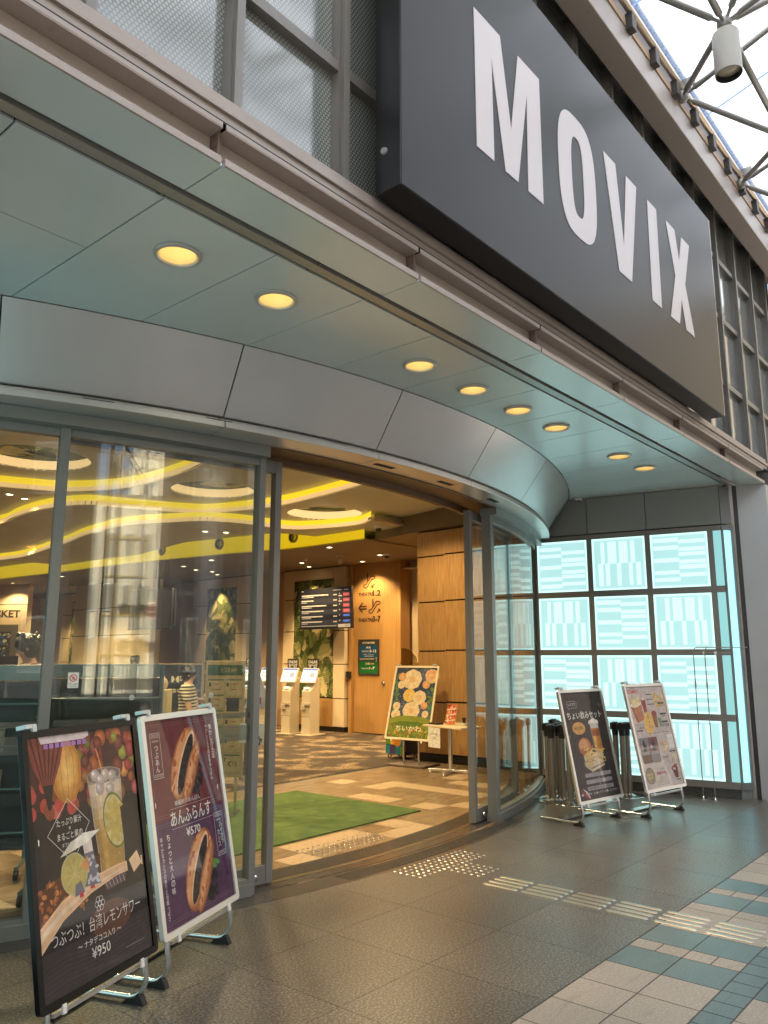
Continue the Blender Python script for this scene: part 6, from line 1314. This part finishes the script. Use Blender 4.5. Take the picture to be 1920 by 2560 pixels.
def person(label, loc, rz, H, shirt, trousers=TROU, arms=((.26, .02, 1.12), (.27, .12, .88)), arms2=None, headfwd=.02, longhair=False, glasses=False, sleeve=.8):
    """faces local +y; arms are (elbow, wrist) for the right side, mirrored on the left unless arms2 is given"""
    t = thing('person', label, 'person', (loc[0], loc[1], 0), rz); k = H/1.72
    V = []; E_s = []; Rr = []
    def ad(p, r, par=None):
        V.append(Vector(p)*k); Rr.append(r*k); 
        if par is not None: E_s.append((par, len(V)-1))
        return len(V)-1
    pel = ad((0, 0, .95), .125); sp1 = ad((0, .01, 1.12), .115, pel); ch = ad((0, .01, 1.32), .13, sp1); nb = ad((0, 0, 1.45), .062, ch); nk = ad((0, headfwd*.6, 1.51), .05, nb)
    hd = ad((0, headfwd+.01, 1.59), .082, nk); ht = ad((0, headfwd, 1.67), .07, hd); no = ad((0, headfwd+.1, 1.585), .018, hd)
    aa = {}
    for sx, A_ in ((1, arms), (-1, arms2 or arms)):
        sh_ = ad((sx*.17, 0, 1.4), .058, ch); el = ad((sx*A_[0][0], A_[0][1], A_[0][2]), .042, sh_); wr = ad((sx*A_[1][0], A_[1][1], A_[1][2]), .03, el); d_ = (Vector(A_[1])-Vector(A_[0])).normalized(); d_.x *= sx
        pm = ad(Vector((sx*A_[1][0], A_[1][1], A_[1][2]))+d_*.07, .034, wr); aa[sx] = (sh_, el, wr); sd_ = Vector((sx, 0, 0)); sd_ = (sd_-d_*sd_.dot(d_)).normalized(); dn_ = d_.cross(sd_)
        P0_ = Vector(V[pm])/k
        for i, L in enumerate((.07, .08, .075, .06)):
            o_ = sd_*(.026-.017*i); a1 = ad(P0_+o_+d_*(.03+L*.45), .0085, pm); ad(P0_+o_*1.1+d_*(.03+L*.9)+dn_*.02*sx, .0075, a1)
        th = ad(P0_-d_*.02+sd_*.05, .0095, pm); ad(P0_+d_*.025+sd_*.065, .008, th)
    for sx in (1, -1):
        hp = ad((sx*.09, 0, .88), .09, pel); kn = ad((sx*.1, .02, .5), .058, hp); an = ad((sx*.1, -.01, .09), .04, kn); ad((sx*.105, .12, .035), .035, an)
    skinmesh('body', V, E_s, Rr, SKIN, t)
    # clothes
    sv_ = [Vector((0, 0, .86))*k, V[sp1], V[ch], Vector((0, 0, 1.44))*k]; se = [(0, 1), (1, 2), (2, 3)]; sr = [.15*k, .135*k, .148*k, .085*k]
    for sx in (1, -1):
        i = len(sv_); a_, b2_, c_ = aa[sx]; sv_ += [V[a_], V[a_].lerp(V[b2_], .99 if sleeve >= 1 else sleeve)]; sr += [.078*k, .06*k]; se += [(2, i), (i, i+1)]
        if sleeve > 1: sv_.append(V[b2_].lerp(V[c_], .9)); sr.append(.047*k); se.append((i+1, i+2))
    skinmesh('shirt', sv_, se, sr, shirt, t)
    tv = [Vector((0, 0, .95))*k]; te = []; tr_ = [.14*k]
    for sx in (1, -1):
        i = len(tv); tv += [Vector((sx*.09, 0, .87))*k, Vector((sx*.1, .02, .5))*k, Vector((sx*.1, -.01, .1))*k]; tr_ += [.108*k, .078*k, .062*k]; te += [(0, i), (i, i+1), (i+1, i+2)]
    skinmesh('trousers', tv, te, tr_, trousers, t)
    hc = Vector((0, headfwd-.005, 1.632))*k; g = MB(); g.ball(hc, .108*k, 20, sc=(.94, 1.02, .88))
    g.ball(hc+Vector((0, -.03, -.05))*k, .09*k, 16, sc=(1., .9, 1.1 if not longhair else 1.9)); r = random.Random(len(label))
    for i in range(26): a = r.uniform(0, 6.28); g.ball(hc+Vector((.085*math.cos(a), .085*math.sin(a)-.01, r.uniform(-.02, .085)))*k, .024*k, 8, sc=(1, 1, 1.2))
    g.build('hair', HAIR, t, smooth=True)
    g = MB()
    for sx in (-1, 1): g.ball(Vector((sx*.032, headfwd+.088, 1.597))*k, .009*k, 8)
    g.build('eyes', mat('dark eyes', (.02, .015, .012), .2), t); MB().ball(Vector((0, headfwd+.084, 1.545))*k, .022*k, 10, sc=(1, .35, .3)).build('mouth', mat('lips', (.4, .14, .12), .5), t)
    g = MB()
    for sx in (-1, 1): g.ball(Vector((sx*.082, headfwd+.005, 1.595))*k, .022*k, 10, sc=(.45, .8, 1.3))
    g.build('ears', SKIN, t, smooth=True)
    if glasses:
        g = MB()
        for sx in (-1, 1): g.tube([Vector((sx*.034+.026*math.cos(a*PI/8), headfwd+.103, 1.598+.02*math.sin(a*PI/8)))*k for a in range(16)], .003, 6, closed=True); g.tube([Vector((sx*.06, headfwd+.1, 1.603))*k, Vector((sx*.085, headfwd, 1.605))*k], .003, 6)
        g.build('spectacles', STEEL, t)
    g = MB()
    for sx in (-1, 1): g.ball(Vector((sx*.103, .05, .045))*k, .05*k, 12, sc=(.85, 2.2, .85))
    g.build('shoes', SHOE, t, smooth=True); return t
PLAID = stripes('plaid cotton', (.42, .30, .22), (.16, .09, .07), 'X', 16, 'Z', (.45, .4, .42)); STRI = stripes('striped jersey', (.62, .55, .42), (.03, .03, .035), 'Z', 26); NAVY = mat('navy shirt', (.03, .04, .07), .8); PALE = mat('pale blouse', (.55, .48, .38), .8); OLIVE = mat('olive trousers', (.07, .085, .05), .85)
person('man with black hair in a plaid shirt looking down behind the glass', (3.48, 7.25), R(75), 1.75, PLAID, headfwd=.05, sleeve=1.2)
person('person with glasses at the left frame edge, cut off by the photo', (3.05, 7.65), R(-115), 1.58, PALE, glasses=True)
person('person in a striped shirt reaching forward with one hand, near the floor map', (5.84, 8.1), R(-139), 1.43, STRI, OLIVE, arms=((.22, .1, 1.08), (.2, .36, 1.05)), sleeve=.7)
person('dark haired person behind the counter, seen below the hanging screens', (8.3, 13.2), R(150), 1.56, NAVY)
person('dark haired person at the counter monitor, far behind the caution sticker', (6.9, 16.8), R(140), 1.6, NAVY)
ph = thing('dark_bag', 'small dark bag held in the striped person\'s hand', 'bag', (6.1, 7.86, .92), R(-139)); MB().box(-.09, -.05, -.1, .09, .05, .08).build('pouch', BLACK, ph, bevel=.015); MB().tube([(-.06, 0, .08), (-.05, 0, .15), (.05, 0, .15), (.06, 0, .08)], .006, 8).build('strap', BLACK, ph)

# ================================================================== THE STREET SIDE BEHIND THE CAMERA (seen only in reflections)
STC = mat('pale stucco', (.82, .74, .55), .8, noise=.08, nscale=.7); STG = mat('grey cladding', (.20, .19, .18), .6, noise=.1, nscale=.6); WDK = mat('dark window', (.4, .38, .3), .3)
def bld(label, x0, x1, y0, y1, H, m, nx, nz, win=(.9, 1.2)):
    t = thing('street_building', label, 'building', ((x0+x1)/2, y1, 0)); MB().box(x0, y0, 0, x1, y1, H).build('wall', m, t, world=True); MB().box(x0-.2, y0-.2, H, x1+.2, y1+.2, H+.3).build('roof', STG, t, world=True)
    for i in range(nx):
        for k in range(nz):
            cx_ = x0+(x1-x0)*(i+.5)/nx; z_ = 1.2+(H-1.5)*k/nz; f_ = MB().box(cx_-win[0]/2, y1, z_, cx_+win[0]/2, y1+.05, z_+win[1]).build('window', WHITEP, t, world=True)
            MB().box(cx_-win[0]/2+.06, y1+.051, z_+.06, cx_+win[0]/2-.06, y1+.056, z_+win[1]-.06).build('pane', WDK, f_, world=True)
    return t
bld('grey arcade building opposite, left of the alley', -34, .1, -16, -8.2, 9.2, STG, 14, 2); bld('grey arcade building opposite, right of the alley', 4.1, 40, -16, -8.2, 9.2, STG, 14, 2)
bld('sunlit cream apartment block at the end of the alley', -5, 9, -36, -27, 8.5, STC, 9, 3); bld('sunlit cream building beyond the right end of the arcade', 30, 44, -26, 3, 17, mat('warm stucco', (.45, .38, .28), .8, noise=.08, nscale=.7), 5, 4)
bld('tall pale tower behind the cream apartment block', 1.2, 7, -60, -48, 24, STC, 4, 9)
POLE = mat('concrete pole', (.5, .46, .38), .8)
for i, (x_, y_, h_) in enumerate(((1.0, -14, 10.5), (1.4, -18, 11), (3.0, -20, 11))):
    t = thing('utility_pole', ('nearest concrete utility pole in the alley', 'middle concrete utility pole in the alley', 'farthest concrete utility pole in the alley')[i], 'utility pole', (x_, y_, 0)); MB().tube([(0, 0, 0), (0, 0, h_)], [.17, .1], 12).build('shaft', POLE, t, smooth=True)
    for z_ in (h_-.6, h_-1.6, h_-2.6): MB().box(-.9, -.05, z_, .9, .05, z_+.09).build('cross_arm', STEEL, t)
    MB().lathe([(.0001, 0), (.22, .02), (.22, .7), (.0001, .74)], 14, c=(.35, 0, h_-3.8)).build('transformer', mat('transformer grey', (.4, .4, .38), .5), t, smooth=True)
t = thing('scaffold', 'yellow scaffold with cross bars along the alley wall', 'scaffold', (2.6, -24, 0))
for x_ in (.2, 1.3, 2.4, 3.5): MB().tube([(x_, -24, 0), (x_, -24, 6.6)], .04, 8).build('standard', mat('scaffold yellow', (.6, .42, .06), .5), t, world=True)
for z_ in (1.6, 3.2, 4.8, 6.4): MB().tube([(0, -24, z_), (3.7, -24, z_)], .035, 8).build('ledger', mat('scaffold yellow', (.6, .42, .06), .5), t, world=True); MB().box(0, -24.4, z_-.06, 3.7, -23.95, z_-.02).build('plank', POLE, t, world=True)
for i in range(6):
    t = tag(MB().tube([(-.6+.35*i, -14+.0*i, 9.7-.3*i), (1.6+.3*i, -21, 9.2-.2*i), (2.4+.4*i, -27, 9.6-.3*i)], .018, 6).build('overhead_cable', BLACK), 'thin black overhead cable strung along the alley', 'cable', 'cables over the alley')
for x_, lb in ((-3.2, 'flaring grey arcade column opposite, left of the alley'), (5.6, 'flaring grey arcade column opposite, right of the alley')):
    t = thing('arcade_column', lb, 'column', (x_, -6.6, 0)); MB().lathe([(.45, 0), (.42, 3), (.5, 4.5), (.8, 6), (1.4, 7.2)], 24).build('shaft', mat('column grey', (.42, .42, .41), .5), t, smooth=True); MB().lathe([(.6, 0), (.6, .3), (.5, .36)], 24).build('base', STG, t, smooth=True)
